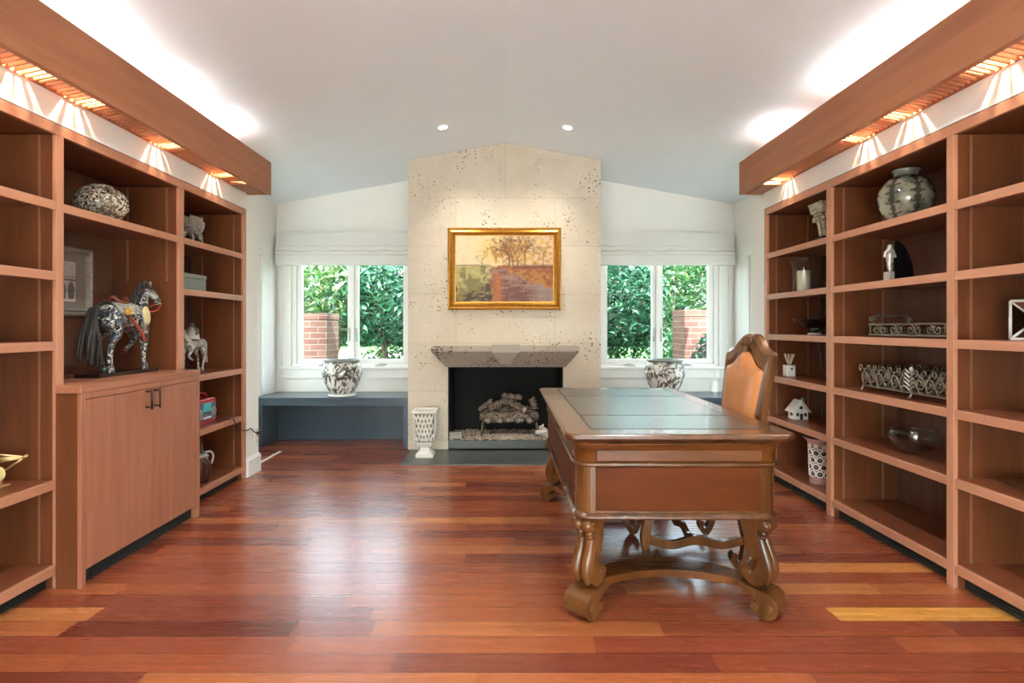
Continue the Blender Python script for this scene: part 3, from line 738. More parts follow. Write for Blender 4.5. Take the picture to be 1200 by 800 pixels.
prof = [(0, 0), (0, .028), (.012, .040), (.026, .034), (.044, .040), (.056, .026), (.068, .016), (.076, .016)]   # inset, depth
rings = [[(px0 + d, YF - .002 - h, pz0 + d), (px1 - d, YF - .002 - h, pz0 + d), (px1 - d, YF - .002 - h, pz1 - d), (px0 + d, YF - .002 - h, pz1 - d)] for d, h in prof]
MB().loft(rings, False, False).build('frame', 'gold', PT)
nx, ny = 200, 136; d = .074
b = MB(); cc = canvas_colors(nx, ny)
zz = YF - .016
b.v = [(px0 + d + (px1 - px0 - 2 * d) * i / (nx - 1), zz, pz0 + d + (pz1 - pz0 - 2 * d) * j / (ny - 1)) for j in range(ny) for i in range(nx)]
b.f = [[j * nx + i, j * nx + i + 1, (j + 1) * nx + i + 1, (j + 1) * nx + i] for j in range(ny - 1) for i in range(nx - 1)]; b.sm = [True] * len(b.f)
b.c = np.concatenate([cc.reshape(-1, 3), np.ones((nx * ny, 1))], 1)
b.build('canvas', 'canvas', PT)

# framed print on the back of the left hutch
PF = thing('framed_print', 'silver framed architectural print hanging at the back of the left hutch', 'picture', (-2.47, 3.0, 1.26))
xb = -2.476; a0, a1, b0, b1 = 2.70, 3.255, 1.262, 1.655
prof = [(0, 0), (0, .018), (.010, .026), (.022, .018), (.034, .024), (.042, .008)]
rings = [[(xb + h, a0 + d, b0 + d), (xb + h, a1 - d, b0 + d), (xb + h, a1 - d, b1 - d), (xb + h, a0 + d, b1 - d)] for d, h in prof]
MB().loft(rings, False, False).build('frame', 'silver', PF)
MB().box(xb, xb + .008, a0 + .03, a1 - .03, b0 + .03, b1 - .03).build('mat', 'mat_board', PF)
nx, ny = 70, 60; b = MB(); y0, y1, z0, z1 = 2.82, 3.135, 1.345, 1.57
u, v = np.meshgrid(np.linspace(0, 1, nx), np.linspace(0, 1, ny)); ink = np.ones((ny, nx)) * .72
ink[(u < .03) | (u > .97) | (v < .035) | (v > .965)] = .85
for (cx, w) in ((.14, .1), (.40, .11), (.66, .11), (.90, .07)):
    r = np.hypot((u - cx) / w, (v - .26) / .2); ink[(v > .06) & (v < .30) & (abs(u - cx) < w)] = .18; ink[(v >= .26) & (r < 1)] = .18; ink[(r > 1) & (r < 1.25) & (v > .24)] = .3
ink[(v > .52) & (v < .56)] = .2; ink[(v > .6) & (v < .63)] = .35
ink *= .85 + .3 * fbm(u * 20, v * 20, 4)
b.v = [(xb + .0095, y0 + (y1 - y0) * i / (nx - 1), z0 + (z1 - z0) * j / (ny - 1)) for j in range(ny) for i in range(nx)]
b.f = [[j * nx + i, j * nx + i + 1, (j + 1) * nx + i + 1, (j + 1) * nx + i] for j in range(ny - 1) for i in range(nx - 1)]; b.sm = [False] * len(b.f)
b.c = np.stack([ink * .95, ink * .92, ink * .86, np.ones_like(ink)], -1).reshape(-1, 4); b.build('print', 'print', PF)

# ------------------------------------------------------------------ benches and planters
def leafy(nu, nv, aspect, seed, nst=150):
    """black leaf stamps on white, over a (u wraps) lathe surface"""
    u, v = np.meshgrid(np.arange(nu) / nu, np.linspace(0, 1, nv)); rng = random.Random(seed); ink = np.zeros_like(u)
    for _ in range(nst):
        cu, cv, a = rng.random(), rng.uniform(.08, .95), rng.uniform(0, PI); L = rng.uniform(.05, .10); w = L * rng.uniform(.24, .42)
        du = (u - cu + .5) % 1 - .5; X = du * aspect; Y = v - cv
        p = X * math.cos(a) + Y * math.sin(a); q = -X * math.sin(a) + Y * math.cos(a) + .25 * p * p / L
        t = p / L; ww = w * np.clip(1 - t * t, 0, 1)
        ink = np.maximum(ink, ((abs(q) < ww) & (abs(q) > ww * .14)) * rng.uniform(.75, 1))
        for k in range(1):
            st = (abs(q) < .006) & (abs(t) < 1.5); ink = np.maximum(ink, st * .7)
    return ink
for s in (-1, 1):
    sd = 'left' if s < 0 else 'right'; X = lambda u: s * u
    Bn = thing('window_bench', 'slate blue bench under the window %s of the fireplace' % sd, 'bench', (s * 1.72, 5.7, 0))
    e0, e1 = .948, 2.496
    MB().box(X(e0), X(e1), 5.45, YW - .002, .468, .494).box(X(e0), X(e1), 5.455, 5.48, .412, .468).build('seat', 'slate_paint', Bn, .003)
    for (a, d) in ((e0, e0 + .07), (e1 - .07, e1)):
        MB().box(X(a), X(d), 5.455, YW - .002, 0, .412).build('leg', 'slate_paint', Bn, .003)
    MB().box(X(e0 + .07), X(e1 - .07), 5.84, 5.86, 0, .467).build('back_panel', 'slate_paint', Bn, .002)
    # planter
    cx = -1.672 if s < 0 else 1.636; cy = 5.60; z0 = .495
    PL = thing('ceramic_planter', 'round black and white leaf patterned planter on the %s bench' % sd, 'planter', (cx, cy, z0))
    MB().lathe([(.128, 0), (.140, .006), (.142, .018), (.134, .026), (.125, .024), (.10, .022)], (cx, cy, z0), 56).build('saucer', 'white_gloss', PL)
    pr = spline([(.105, .026), (.122, .045), (.160, .11), (.194, .20), (.200, .255), (.186, .315), (.165, .345), (.158, .352)], 12)
    nu, nv = 192, len(pr); b = MB()
    for p in pr:
        for i in range(nu): a = 2 * PI * i / nu; b.v.append((cx + p[0] * math.cos(a), cy + p[0] * math.sin(a), z0 + p[1]))
    b.f = [[j * nu + i, j * nu + (i + 1) % nu, (j + 1) * nu + (i + 1) % nu, (j + 1) * nu + i] for j in range(nv - 1) for i in range(nu)]; b.sm = [True] * len(b.f)
    k = leafy(nu, nv, 3.3, 11 + s, 330)[..., None]
    b.c = np.concatenate([np.array(srgb(232, 230, 222)) * (1 - k) + np.array(srgb(50, 48, 42)) * k, np.ones((nv, nu, 1))], -1).reshape(-1, 4)
    b.build('pot', 'glazed', PL)
    MB().lathe([(.158, .35), (.178, .354), (.180, .368), (.170, .374), (.155, .372), (.148, .35), (.13, .12)], (cx, cy, z0), 56, cap=False).build('rim', 'sage', PL)

# ------------------------------------------------------------------ desk
DK = thing('executive_desk', 'large carved walnut desk with dark leather inset top', 'desk', (.71, 3.03, 0))
TX0, TX1, TY0, TY1 = .24, 1.18, 2.184, 3.876
BX0, BX1, BY0d, BY1d = .292, 1.128, 2.236, 3.826
def rring(off, z, r=.07): return [(x, y, z) for x, y in rrect(BX0 - off, BX1 + off, BY0d - off, BY1d + off, max(.01, r + off), 7)]
def tring(off, z, r=.05): return [(x, y, z) for x, y in rrect(TX0 + off, TX1 - off, TY0 + off, TY1 - off, max(.01, r - off * .5), 7)]
MB().loft([tring(.03, .728), tring(.022, .736), tring(.012, .742), tring(.004, .746), tring(0, .752), tring(0, .764), tring(.006, .769), tring(.012, .770)], False).build('top', 'desk_y', DK)
for (y0, y1) in ((2.305, 2.632), (2.666, 3.362), (3.396, 3.758)):
    MB().box(.366, 1.078, y0, y1, .7695, .7712).build('leather_panel', 'leather_top', DK, .001)
for (y0, y1) in ((2.305, 2.632), (2.666, 3.362), (3.396, 3.758)):
    o_ = .006
    lp_ = [(.366 - o_, y0 - o_), (1.078 + o_, y0 - o_), (1.078 + o_, y1 + o_), (.366 - o_, y1 + o_)]; li_ = [(.3662, y0 + .0002), (1.0778, y0 + .0002), (1.0778, y1 - .0002), (.3662, y1 - .0002)]
    MB().add([(x, y, .7706) for x, y in lp_] + [(x, y, .7714) for x, y in li_], [(i, (i + 1) % 4, 4 + (i + 1) % 4, 4 + i) for i in range(4)]).build('inlay_border', 'toe_dark', DK)
MB().loft([rring(.0, .640), rring(.002, .65), rring(.004, .68), rring(.012, .705), rring(.024, .722), rring(.030, .728)], True).build('frieze', 'desk_x', DK)
bead = lambda z, off: [(x, y, z) for x, y in rrect(BX0 - off, BX1 + off, BY0d - off, BY1d + off, .07 + off, 7)]
MB().tube([(x, y, .637) for x, y in rrect(BX0 - .004, BX1 + .004, BY0d - .004, BY1d + .004, .074, 7)], .010, 10, True).build('bead_molding', 'desk_y', DK)
PED = [((BY0d, 2.63), (1, 1, 0, 0)), ((3.44, BY1d), (0, 0, 1, 1))]
for (yy, cr) in PED:
    rg = lambda off, z: [(x, y, z) for x, y in rrect(BX0 + off, BX1 - off, yy[0] + (off if cr[0] else 0), yy[1] - (off if cr[2] else 0), .07, 7, cr)]
    MB().loft([rg(.004, .435), rg(.004, .636)], False).build('pedestal', 'desk_z', DK, .002)
MB().box(BX0 + .006, BX0 + .03, 2.631, 3.439, .435, .636).build('modesty_panel', 'desk_y', DK)
MB().box(1.08, 1.118, 2.631, 3.439, .57, .636).build('apron', 'desk_y', DK)
# base molding follows both pedestals and the front
bm_ = MB()
for (yy, cr) in PED:
    rg = lambda off, z: [(x, y, z) for x, y in rrect(BX0 - off, BX1 + off, yy[0] - (off if cr[0] else 0), yy[1] + (off if cr[2] else 0), .078, 7, cr)]
    bm_.loft([rg(0, .410), rg(.008, .413), rg(.012, .420), rg(.008, .427), rg(.002, .430), rg(.0, .436)], True)
bm_.box(BX0 - .010, BX0 + .03, 2.63, 3.44, .410, .434)
bm_.build('base_molding', 'desk_y', DK)
# end and side panels with fine seams
for (nm, bx) in (('end_panel', (.372, 1.048, BY0d - .002, BY0d + .01, .446, .626)), ('frieze_panel', (.372, 1.048, BY0d - .009, BY0d + .01, .651, .712)), ('end_panel', (.372, 1.048, BY1d - .01, BY1d + .002, .446, .626)),
                 ('side_panel', (BX0 + .001, BX0 + .012, 2.32, 3.74, .446, .626)), ('side_frieze_panel', (BX0 - .008, BX0 + .012, 2.32, 3.74, .651, .712))):
    MB().box(*bx).build(nm, 'desk_x' if 'frieze' in nm else 'desk_panel', DK, .003)
for (y0, y1) in ((2.30, 2.60), (3.47, 3.76)):
    dr = MB().box(BX1 - .01, BX1 + .004, y0, y1, .45, .625).build('drawer', 'desk_panel', DK, .003)
    MB().lathe([(.006, 0), (.006, .012), (.014, .018), (.012, .028), (.004, .03)], (BX1 + .004, (y0 + y1) / 2, .545), 16, 'x').build('knob', 'bronze', dr)
for x in (.3665, 1.0535):
    MB().box(x - .0015, x + .0015, BY0d + .0025, BY0d + .012, .44, .632).build('seam', 'toe_dark', DK) if False else None
# legs: S-scroll profile (u outward, z) extruded sideways
def arc(cx, cz, r, a0, a1, n): return [(cx + r * math.cos(math.radians(a0 + (a1 - a0) * i / n)), cz + r * math.sin(math.radians(a0 + (a1 - a0) * i / n))) for i in range(n + 1)]
K = .00058
def cr_(x, y): return ((x - 235) * K, .410 - (y - 55) * K * .985)
shaft_in = [cr_(150, 55), cr_(146, 110), cr_(152, 180), cr_(168, 250), cr_(190, 320), cr_(204, 390), cr_(206, 440), cr_(205, 470)]
shaft_out = [cr_(235, 552), cr_(270, 530), cr_(292, 495), cr_(300, 450), cr_(292, 400), cr_(275, 340), cr_(255, 275), cr_(242, 220), cr_(238, 180), cr_(236, 150)]
up = lambda P: [(p.x, p.y) for p in spline([(a, b_, 0) for a, b_ in P], 5)]
c1 = cr_(270, 105); r1 = 45 * K
vol_top = arc(c1[0], c1[1], r1, 215, 450, 18)
c2 = cr_(166, 468); r2 = 46 * K
vol_bot = arc(c2[0], c2[1], r2, 20, 235, 16)
leg_poly = up(shaft_in) + vol_bot[0:] + [cr_(180, 545)] + up(shaft_out) + vol_top + [cr_(200, 58)]
foot_c = cr_(290, 672); rf = 92 * K
foot_poly = [cr_(110, 538), cr_(160, 556), cr_(235, 566)] + [p for p in arc(foot_c[0], foot_c[1], rf, 84, -122, 22)]
fc2 = cr_(226, 690); foot_poly += arc(fc2[0], fc2[1], 33 * K, 250, 60, 12) + [cr_(205, 622), cr_(150, 592), cr_(100, 575)]
def desk_leg(cx, cy, dx, dy):
    d = Vector((dx, dy, 0)).normalized(); sdv = Vector((-d.y, d.x, 0)); o = Vector((cx, cy, 0))
    fn = lambda a, b_, t: tuple(o + d * a + sdv * t + Vector((0, 0, b_)))
    W = .048
    L = MB().prism(leg_poly, fn, -W, W).build('leg', 'desk_z', DK, .004)
    # paired ribs down the outer face and rolled knuckles
    rb = MB(); so = [(p[0] + .003, p[1]) for p in up(shaft_out)[6:]]
    for t in (-.024, .024): rb.tube([fn(a, b_, t) for a, b_ in so], [.012 + .012 * math.sin(PI * min(1, i / (len(so) - 1) * 1.15)) for i in range(len(so))], 10)
    rb.build('carved_rib', 'desk_z', L)
    kn = MB()
    for t in (-.024, .024):
        kn.ball(fn(c1[0] + .006, c1[1], t), .030, 14, 9)
        p = cr_(262, 168); kn.ball(fn(p[0], p[1], t), .019, 12, 8); p = cr_(258, 196); kn.ball(fn(p[0], p[1], t), .016, 12, 8)
    kn.build('scroll_knuckle', 'desk_z', L)
    ft = MB().prism(foot_poly, fn, -.060, .060)
    for (c_, rr2, t_) in ((fc2, 26 * K, .060), ((foot_c[0] + .012, foot_c[1] - .004), 34 * K, .060)):
        for sg in (-1, 1): ft.prism([(c_[0] + rr2 * math.cos(q * PI / 8), c_[1] + rr2 * math.sin(q * PI / 8)) for q in range(16)], fn, sg * (t_ - .004), sg * (t_ + .005))
    ft.build('foot', 'desk_z', L, .003)
    ey = MB()
    for (c_, rr2) in ((c1, 26 * K), (c2, 26 * K)):
        for sg in (-1, 1): ey.prism([(c_[0] + rr2 * math.cos(q * PI / 8), c_[1] + rr2 * math.sin(q * PI / 8)) for q in range(16)], fn, sg * (W - .004), sg * (W + .006))
    ey.build('scroll_eye', 'desk_z', L, .002)
LEGC = [(.345, 2.292, -1, -1), (1.075, 2.292, 1, -1), (.345, 3.77, -1, 1), (1.075, 3.77, 1, 1)]
for a in LEGC: desk_leg(*a)
# curved stretchers between the feet at each end
for (y0, sg) in ((2.27, 1), (3.79, -1)):
    n = 25; out = []; inn = []
    for i in range(n):
        t = i / (n - 1); x = .335 + .75 * t; w = math.sin(PI * t)
        out.append((x, y0 + sg * (.015 + .15 * w ** .8))); inn.append((x, y0 + sg * (.10 + .21 * w ** .7)))
    MB().prism(out + inn[::-1], lambda a, b_, t: (a, b_, t), .085, .118).build('stretcher', 'desk_x', DK, .003)

# ------------------------------------------------------------------ desk chair (faces -x)
CH = thing('desk_chair', 'tan leather side chair with carved crest rail pulled up behind the desk', 'chair', (.93, 2.93, 0))
cy0, cy1 = 2.665, 3.205; cyc = (cy0 + cy1) / 2
bx = lambda z: 1.225 + (z - .48) * .14          # front face of the back at height z
def back_outline(scale=1.0, zlow=.50):
    half = [(0, 1.150), (.035, 1.163), (.07, 1.158), (.12, 1.135), (.17, 1.098), (.215, 1.080), (.25, 1.072), (.268, 1.055), (.266, 1.0), (.255, .90), (.245, .75), (.238, .6), (.235, zlow)]
    h = [(p.x, p.y) for p in spline([(a, b_, 0) for a, b_ in half], 4)]
    return [(-a, b_) for a, b_ in h[::-1]] + h[1:]
def inset(half_shift, top_drop, zlow):
    o = []
    for a, b_ in back_outline(1, .50):
        k = max(0.0, abs(a) - half_shift); a2 = math.copysign(k, a)
        o.append((a2, max(zlow, b_ - top_drop)))
    return o
fnb = lambda a, b_, t: (bx(b_) + t, cyc + a, b_)
bf = MB(); ol = back_outline(); ins = inset(.052, .085, .60)
n = len(ol)
ringsB = [[fnb(a, b_, -.004) for a, b_ in ins], [fnb(a, b_, -.016) for a, b_ in inset(.035, .06, .585)], [fnb(a, b_, -.012) for a, b_ in inset(.012, .018, .52)], [fnb(a, b_, 0) for a, b_ in ol], [fnb(a, b_, .026) for a, b_ in ol], [fnb(a, b_, .034) for a, b_ in inset(.012, .012, .51)], [fnb(a, b_, .034) for a, b_ in ins]]
bf.loft(ringsB, False, False, False)
bf.add([fnb(a, b_, .034) for a, b_ in ins], [list(range(n))])
bf.box(bx(.5) - .012, bx(.5) + .03, cyc - .235, cyc + .235, .48, .60)
bf.build('back_frame', 'desk_z', CH)
cr = MB()     # carved crest drop
cr.ball(fnb(0, 1.118, -.014), (.014, .03, .028), 12, 8)
for s_ in (-1, 1):
    cr.tube([fnb(a * s_, b_, -.016) for a, b_ in ((.008, 1.14), (.03, 1.145), (.05, 1.13), (.045, 1.108), (.03, 1.112), (.034, 1.122))], [.009, .010, .010, .009, .007, .005], 8)
    cr.tube([fnb(a * s_, b_, -.014) for a, b_ in ((.0, 1.095), (.012, 1.075), (.0, 1.055))], [.009, .010, .004], 8)
cr.build('crest_carving', 'desk_z', CH)
pd = MB(); rr_ = []
for (k, t) in ((.0, -.004), (.004, -.022), (.03, -.034), (.08, -.040), (.14, -.042)):
    o = []
    for a, b_ in inset(.056, .09, .61):
        a2 = math.copysign(max(0, abs(a) - k), a); zc = .80; b2 = zc + (b_ - zc) * (1 - k * 2.2); o.append(fnb(a2, b2, t))
    rr_.append(o)
pd.loft(rr_, True, False, True); pd.add(rr_[-1], [list(range(n))], True)
pd.build('back_cushion', 'tan_leather', CH)
pd = MB()
pd.prism(inset(.056, .09, .61), fnb, .034, .042); pd.build('back_panel', 'tan_leather', CH)
# side posts running down to the rear legs
st = lambda z0, z1, off=0: None
sf = MB().loft([[(x, y, z) for x, y in rrect(.665 + o, 1.225, cy0 + .02 + o, cy1 - .02 - o, .03, 5)] for o, z in ((.012, .372), (.0, .380), (.0, .425), (.008, .432))], False)
sf.build('seat_frame', 'desk_z', CH, .002)
se = MB().loft([[(x, y, z) for x, y in rrect(.668 + o, 1.22 - o, cy0 + .024 + o, cy1 - .024 - o, .05, 6)] for o, z in ((.006, .433), (0, .445), (.003, .468), (.02, .482), (.06, .490), (.12, .493))], True)
se.build('seat', 'tan_leather', CH)
# S-curved legs with curled feet
def chair_leg(cx, cy, sg):
    """curl of the foot points along sg*x"""
    L = [(-.022, .375), (-.012, .32), (-.040, .24), (-.052, .16), (-.046, .10), (-.028, .045), (-.004, .006)]
    R = [(.030, .012), (.044, .035), (.052, .060), (.046, .080), (.030, .088), (.018, .078), (.016, .064), (.026, .058), (.018, .046), (.004, .052), (-.008, .09), (-.012, .15), (.004, .23), (.026, .31), (.024, .375)]
    poly = up(L) + up(R)
    fn = lambda a, b_, t: (cx + sg * a, cy + t, b_)
    return MB().prism(poly, fn, -.024, .024)
for cy in (cy0 + .045, cy1 - .045):
    chair_leg(.725, cy, 1).build('leg', 'desk_z', CH, .004)
    chair_leg(1.165, cy, -1).build('leg', 'desk_z', CH, .004)
    top = []; bot = []
    for i in range(41):
        t = i / 40; x = .700 + .495 * t; w = .013 * math.cos(t * 4 * PI)
        top.append((x, .155 + w)); bot.append((x, .112 + w * .8))
    MB().prism(top + bot[::-1], lambda a, b_, t, cy=cy: (a, cy + t, b_), -.013, .013).build('stretcher', 'desk_z', CH, .003)
top = [(cy0 + .058 + (cy1 - cy0 - .116) * i / 30, .15 + .012 * math.cos(i / 30 * 4 * PI)) for i in range(31)]
MB().prism(top + [(a, b_ - .04) for a, b_ in top[::-1]], lambda a, b_, t: (.95 + t, a, b_), -.012, .012).build('cross_stretcher', 'desk_z', CH, .003)

# ------------------------------------------------------------------ carved horse on the base cabinet
H = thing('carved_horse', 'large black painted carved horse statue on the left base cabinet', 'statue', (-2.20, 3.115, .931), PI / 2)
hb = MB()
hb.box(-.245, .245, -.066, .066, 0, .02).build('plinth', 'black_gloss', H, .002, local=True)
Z = .02
nodes = [((-.03, 0, .325), .070), ((-.10, 0, .335), .070), ((.05, 0, .32), .070), ((.12, 0, .325), .066), ((.165, 0, .37), .050), ((.182, -.008, .43), .040), ((.192, -.022, .488), .032), ((.222, -.045, .470), .027), ((.245, -.062, .425), .019), ((.253, -.068, .405), .017),
         ((-.135, 0, .35), .052),
         ((-.11, -.048, .285), .046), ((-.085, -.054, .235), .030), ((-.135, -.054, .185), .018), ((-.150, -.054, .11), .012), ((-.150, -.054, .055), .014),
         ((-.10, .048, .285), .046), ((-.065, .054, .235), .030), ((-.105, .054, .18), .018), ((-.075, .054, .11), .012), ((-.058, .054, .055), .014),
         ((.125, -.045, .28), .040), ((.135, -.05, .21), .026), ((.135, -.05, .15), .018), ((.132, -.05, .10), .012), ((.132, -.05, .055), .014),
         ((.13, .045, .28), .040), ((.175, .052, .235), .026), ((.205, .054, .195), .017), ((.16, .054, .155), .012), ((.125, .054, .14), .012)]
edges = [(0, 1), (0, 2), (2, 3), (3, 4), (4, 5), (5, 6), (6, 7), (7, 8), (8, 9), (1, 10), (1, 11), (11, 12), (12, 13), (13, 14), (14, 15), (1, 16), (16, 17), (17, 18), (18, 19), (19, 20), (3, 21), (21, 22), (22, 23), (23, 24), (24, 25), (3, 26), (26, 27), (27, 28), (28, 29), (29, 30)]
skin(nodes, edges).build('body', 'horse', H, local=True)
for (x, y, z, ti) in ((-.150, -.054, Z, 0), (-.055, .054, Z, 0), (.135, -.05, Z, 0)):
    MB().lathe([(.020, 0), (.019, .012), (.014, .036), (.010, .045)], (x + .006, y, z), 14).build('hoof', 'horse', H, local=True)
hb = MB().lathe([(.019, 0), (.018, .012), (.013, .034)], (0, 0, 0), 14); hb.xf(Matrix.Translation((.105, .054, .118)) @ Euler((0, .9, 0)).to_matrix().to_4x4()); hb.build('hoof', 'hoof', H, local=True)
e = MB()
for sg in (-1, 1): e.tube([(.195, -.024 + sg * .018, .508), (.197, -.024 + sg * .022, .535), (.205, -.026 + sg * .020, .548)], [.010, .008, .002], 8)
e.build('ears', 'horse', H, local=True)
mn = MB(); rng = random.Random(3)
for i in range(15):
    t = i / 14; p = Vector((.125 + .06 * t, -.022 * t * t, .385 + .135 * t)); 
    for k in range(3):
        q = p + Vector((rng.uniform(-.006, .006), rng.uniform(-.016, .016), 0))
        mn.tube(spline([q, q + Vector((-.022, -.006, .018)), q + Vector((-.045, -.012, .006 + rng.uniform(-.01, .01))), q + Vector((-.056, -.018, -.02))], 4), [.011] * 4 + [.010] * 4 + [.007] * 4 + [.002], 7)
for k in range(4): mn.tube(spline([(.19, -.024, .515), (.212, -.04, .515), (.228, -.052, .49 - .006 * k)], 4), [.008] * 4 + [.006] * 4 + [.002], 7)
mn.build('mane', 'hair', H, local=True)
tl = MB()
for i in range(46):
    a = rng.uniform(-.035, .035); b_ = rng.uniform(-.03, .035); z1 = rng.uniform(.05, .14)
    tl.tube(spline([(-.168, a * .25, .372), (-.205, a * .6, .355), (-.225 + b_ * .6, a, .26), (-.225 + b_ * 1.4, a * 1.25, z1 + .08), (-.228 + b_ * 1.7, a * 1.2, z1)], 4), [.008] * 8 + [.009] * 4 + [.007] * 4 + [.002], 6)
tl.build('tail', 'hair', H, local=True)
# tack
def shell(x0, x1, a0, a1, r, cz, nx=10, na=14, taper=0.0):
    b = MB(); R_ = []
    for j in range(na + 1):
        a = math.radians(a0 + (a1 - a0) * j / na)
        R_.append([(x0 + (x1 - x0) * i / nx, -math.sin(a) * (r + taper * i / nx), cz + math.cos(a) * (r + .004)) for i in range(nx + 1)])
    R2 = [[(x, y * .93, cz + (z - cz) * .93) for x, y, z in rr] for rr in R_]
    b.loft(R_, True, False, False); b.loft(R2, True, False, False); return b
shell(-.105, .085, -75, 75, .084, .322).build('saddle_blanket', 'horse_small', H, local=True)
sdl = MB()
sdl.ball((.0, 0, .405), (.055, .045, .016)); sdl.tube(spline([(-.045, -.03, .408), (-.055, 0, .44), (-.045, .03, .408)], 6), .009, 8).tube(spline([(.045, -.02, .412), (.052, 0, .436), (.045, .02, .412)], 6), .008, 8)
sdl.build('saddle', 'saddle', H, local=True)
so = MB().lathe([(.0005, .006), (.03, .005), (.036, .0), (.03, -.005), (.0005, -.006)], (0, 0, 0), 28, 'y'); so.xf(Matrix.Translation((.098, -.090, .335)) @ Euler((0, -.25, 0)).to_matrix().to_4x4() @ Matrix.Diagonal((.95, 1, 1.6, 1)))
so.build('shield', 'cream', H, local=True)
MB().tube(spline([(-.035, -.088, .325), (.0, -.096, .28), (.04, -.102, .235), (.062, -.104, .185)], 6), .010, 8, flat=.45).build('strap', 'strap_red', H, local=True)
fl = MB()
for k in range(6): fl.ball((-.052 + .014 * math.cos(k * PI / 3), -.088, .355 + .014 * math.sin(k * PI / 3)), .009, 8, 6)
fl.build('rosette', 'yellow', H, local=True)
rn = MB()
for sg in (-1, 1): rn.tube(spline([(.252, -.068 + sg * .014, .415), (.225, -.02 + sg * .05, .37), (.175, sg * .056, .36)], 6), .0035, 6)
rn.build('reins', 'strap_red', H, local=True)
st_ = MB()
for sg in (-1, 1): st_.tube([(.06, sg * .088, .36), (.075, sg * .094, .30), (.078, sg * .096, .245)], .008, 8, flat=.5).tube([(.062, sg * .096, .24), (.094, sg * .096, .24)], .006, 8)
st_.build('stirrup', 'silver', H, local=True)

# small horse in the far left bay (faces -y)
H2 = thing('small_horse', 'small silver white carved horse statuette with rider on the left bookcase', 'statue', (-2.30, 4.05, .876), -PI / 2)
S_ = .62
nodes2 = [((p[0] * S_ * 1.1, p[1] * S_, p[2] * S_ - .005), r * S_ * .9) for p, r in nodes]
skin(nodes2, edges).build('body', 'horse_small', H2, local=True)
for k in (15, 20, 25): p = nodes2[k][0]; MB().lathe([(.013, 0), (.011, .012), (.008, p[2])], (p[0], p[1], 0), 12).build('hoof', 'horse_small', H2, local=True)
tl = MB()
for i in range(12):
    a = random.uniform(-.012, .012); tl.tube(spline([(-.105, a * .3, .23), (-.135, a, .20), (-.135, a * 1.2, .13), (-.15, a, .05 + random.uniform(0, .03))], 4), [.006] * 9 + [.004] * 3 + [.002], 6)
tl.build('tail', 'horse_small', H2, local=True)
rd = skin([((.04, 0, .265), .03), ((.035, 0, .31), .028), ((.035, 0, .335), .014), ((.035, 0, .355), .018), ((.04, .045, .30), .011), ((.07, .05, .265), .009), ((.04, -.045, .30), .011), ((.07, -.05, .265), .009)], [(0, 1), (1, 2), (2, 3), (1, 4), (4, 5), (1, 6), (6, 7)])
rd.build('rider', 'sage', H2, local=True)
cl_ = MB().lathe([(.05, .235), (.045, .27), (.03, .315), (.012, .33)], (.035, 0, 0), 20, cap=False); cl_.build('rider_cloak', 'white_plaster', H2, local=True)

# dragon-like figurine
D = thing('spiny_figurine', 'dark pewter spiny beast figurine on the top shelf of the left bookcase', 'figurine', (-2.20, 3.84, 1.776), PI / 2)
dn = [((0, 0, .10), .036), ((-.06, 0, .10), .034), ((.05, 0, .10), .032), ((.085, 0, .075), .028), ((.11, 0, .04), .018), ((.12, 0, .02), .012),
      ((-.06, -.035, .05), .013), ((-.07, -.04, .008), .010), ((.045, -.035, .05), .013), ((.055, -.04, .008), .010), ((-.06, .035, .05), .013), ((-.07, .04, .008), .010), ((.045, .035, .05), .013), ((.055, .04, .008), .010), ((-.11, 0, .05), .016), ((-.13, 0, .015), .01)]
skin(dn, [(0, 1), (0, 2), (2, 3), (3, 4), (4, 5), (1, 6), (6, 7), (2, 8), (8, 9), (1, 10), (10, 11), (2, 12), (12, 13), (1, 14), (14, 15)]).build('body', 'dragon', D, local=True)
sp = MB()
for i in range(9):
    for sg in (-1, 0, 1):
        x = -.08 + .018 * i; sp.tube(spline([(x, sg * .022, .115), (x - .016, sg * .042, .155), (x - .05, sg * .062, .19)], 3), [.006] * 3 + [.005] * 3 + [.001], 6)
for sg in (-1, 1): sp.tube(spline([(.07, sg * .018, .10), (.085, sg * .03, .135), (.075, sg * .04, .175)], 4), [.009] * 4 + [.007] * 4 + [.002], 7)
sp.build('spines', 'silver', D, local=True)

# squat mosaic jar
J = thing('mosaic_jar', 'squat egg shaped black and cream jar on the left hutch shelf', 'jar', (-2.22, 3.0, 1.776))
MB().lathe([(p[0], p[1]) for p in spline([(.05, 0), (.085, .012), (.122, .06), (.130, .10), (.118, .145), (.085, .178), (.055, .188)], 6)], (-2.22, 3.0, 1.776), 48).build('jar_body', 'mosaic', J)
MB().lathe([(.055, .188), (.058, .194), (.05, .198), (.02, .200)], (-2.22, 3.0, 1.776), 40).build('lid', 'mosaic', J)
# tin box
T = thing('tin_box', 'grey green lidded tin box on the left bookcase', 'box', (-2.26, 3.80, 1.448))
MB().box(-2.36, -2.16, 3.66, 3.945, 1.448, 1.535).build('box_body', 'sage', T, .004)
MB().box(-2.364, -2.156, 3.656, 3.949, 1.535, 1.568).build('lid', 'sage', T, .006)
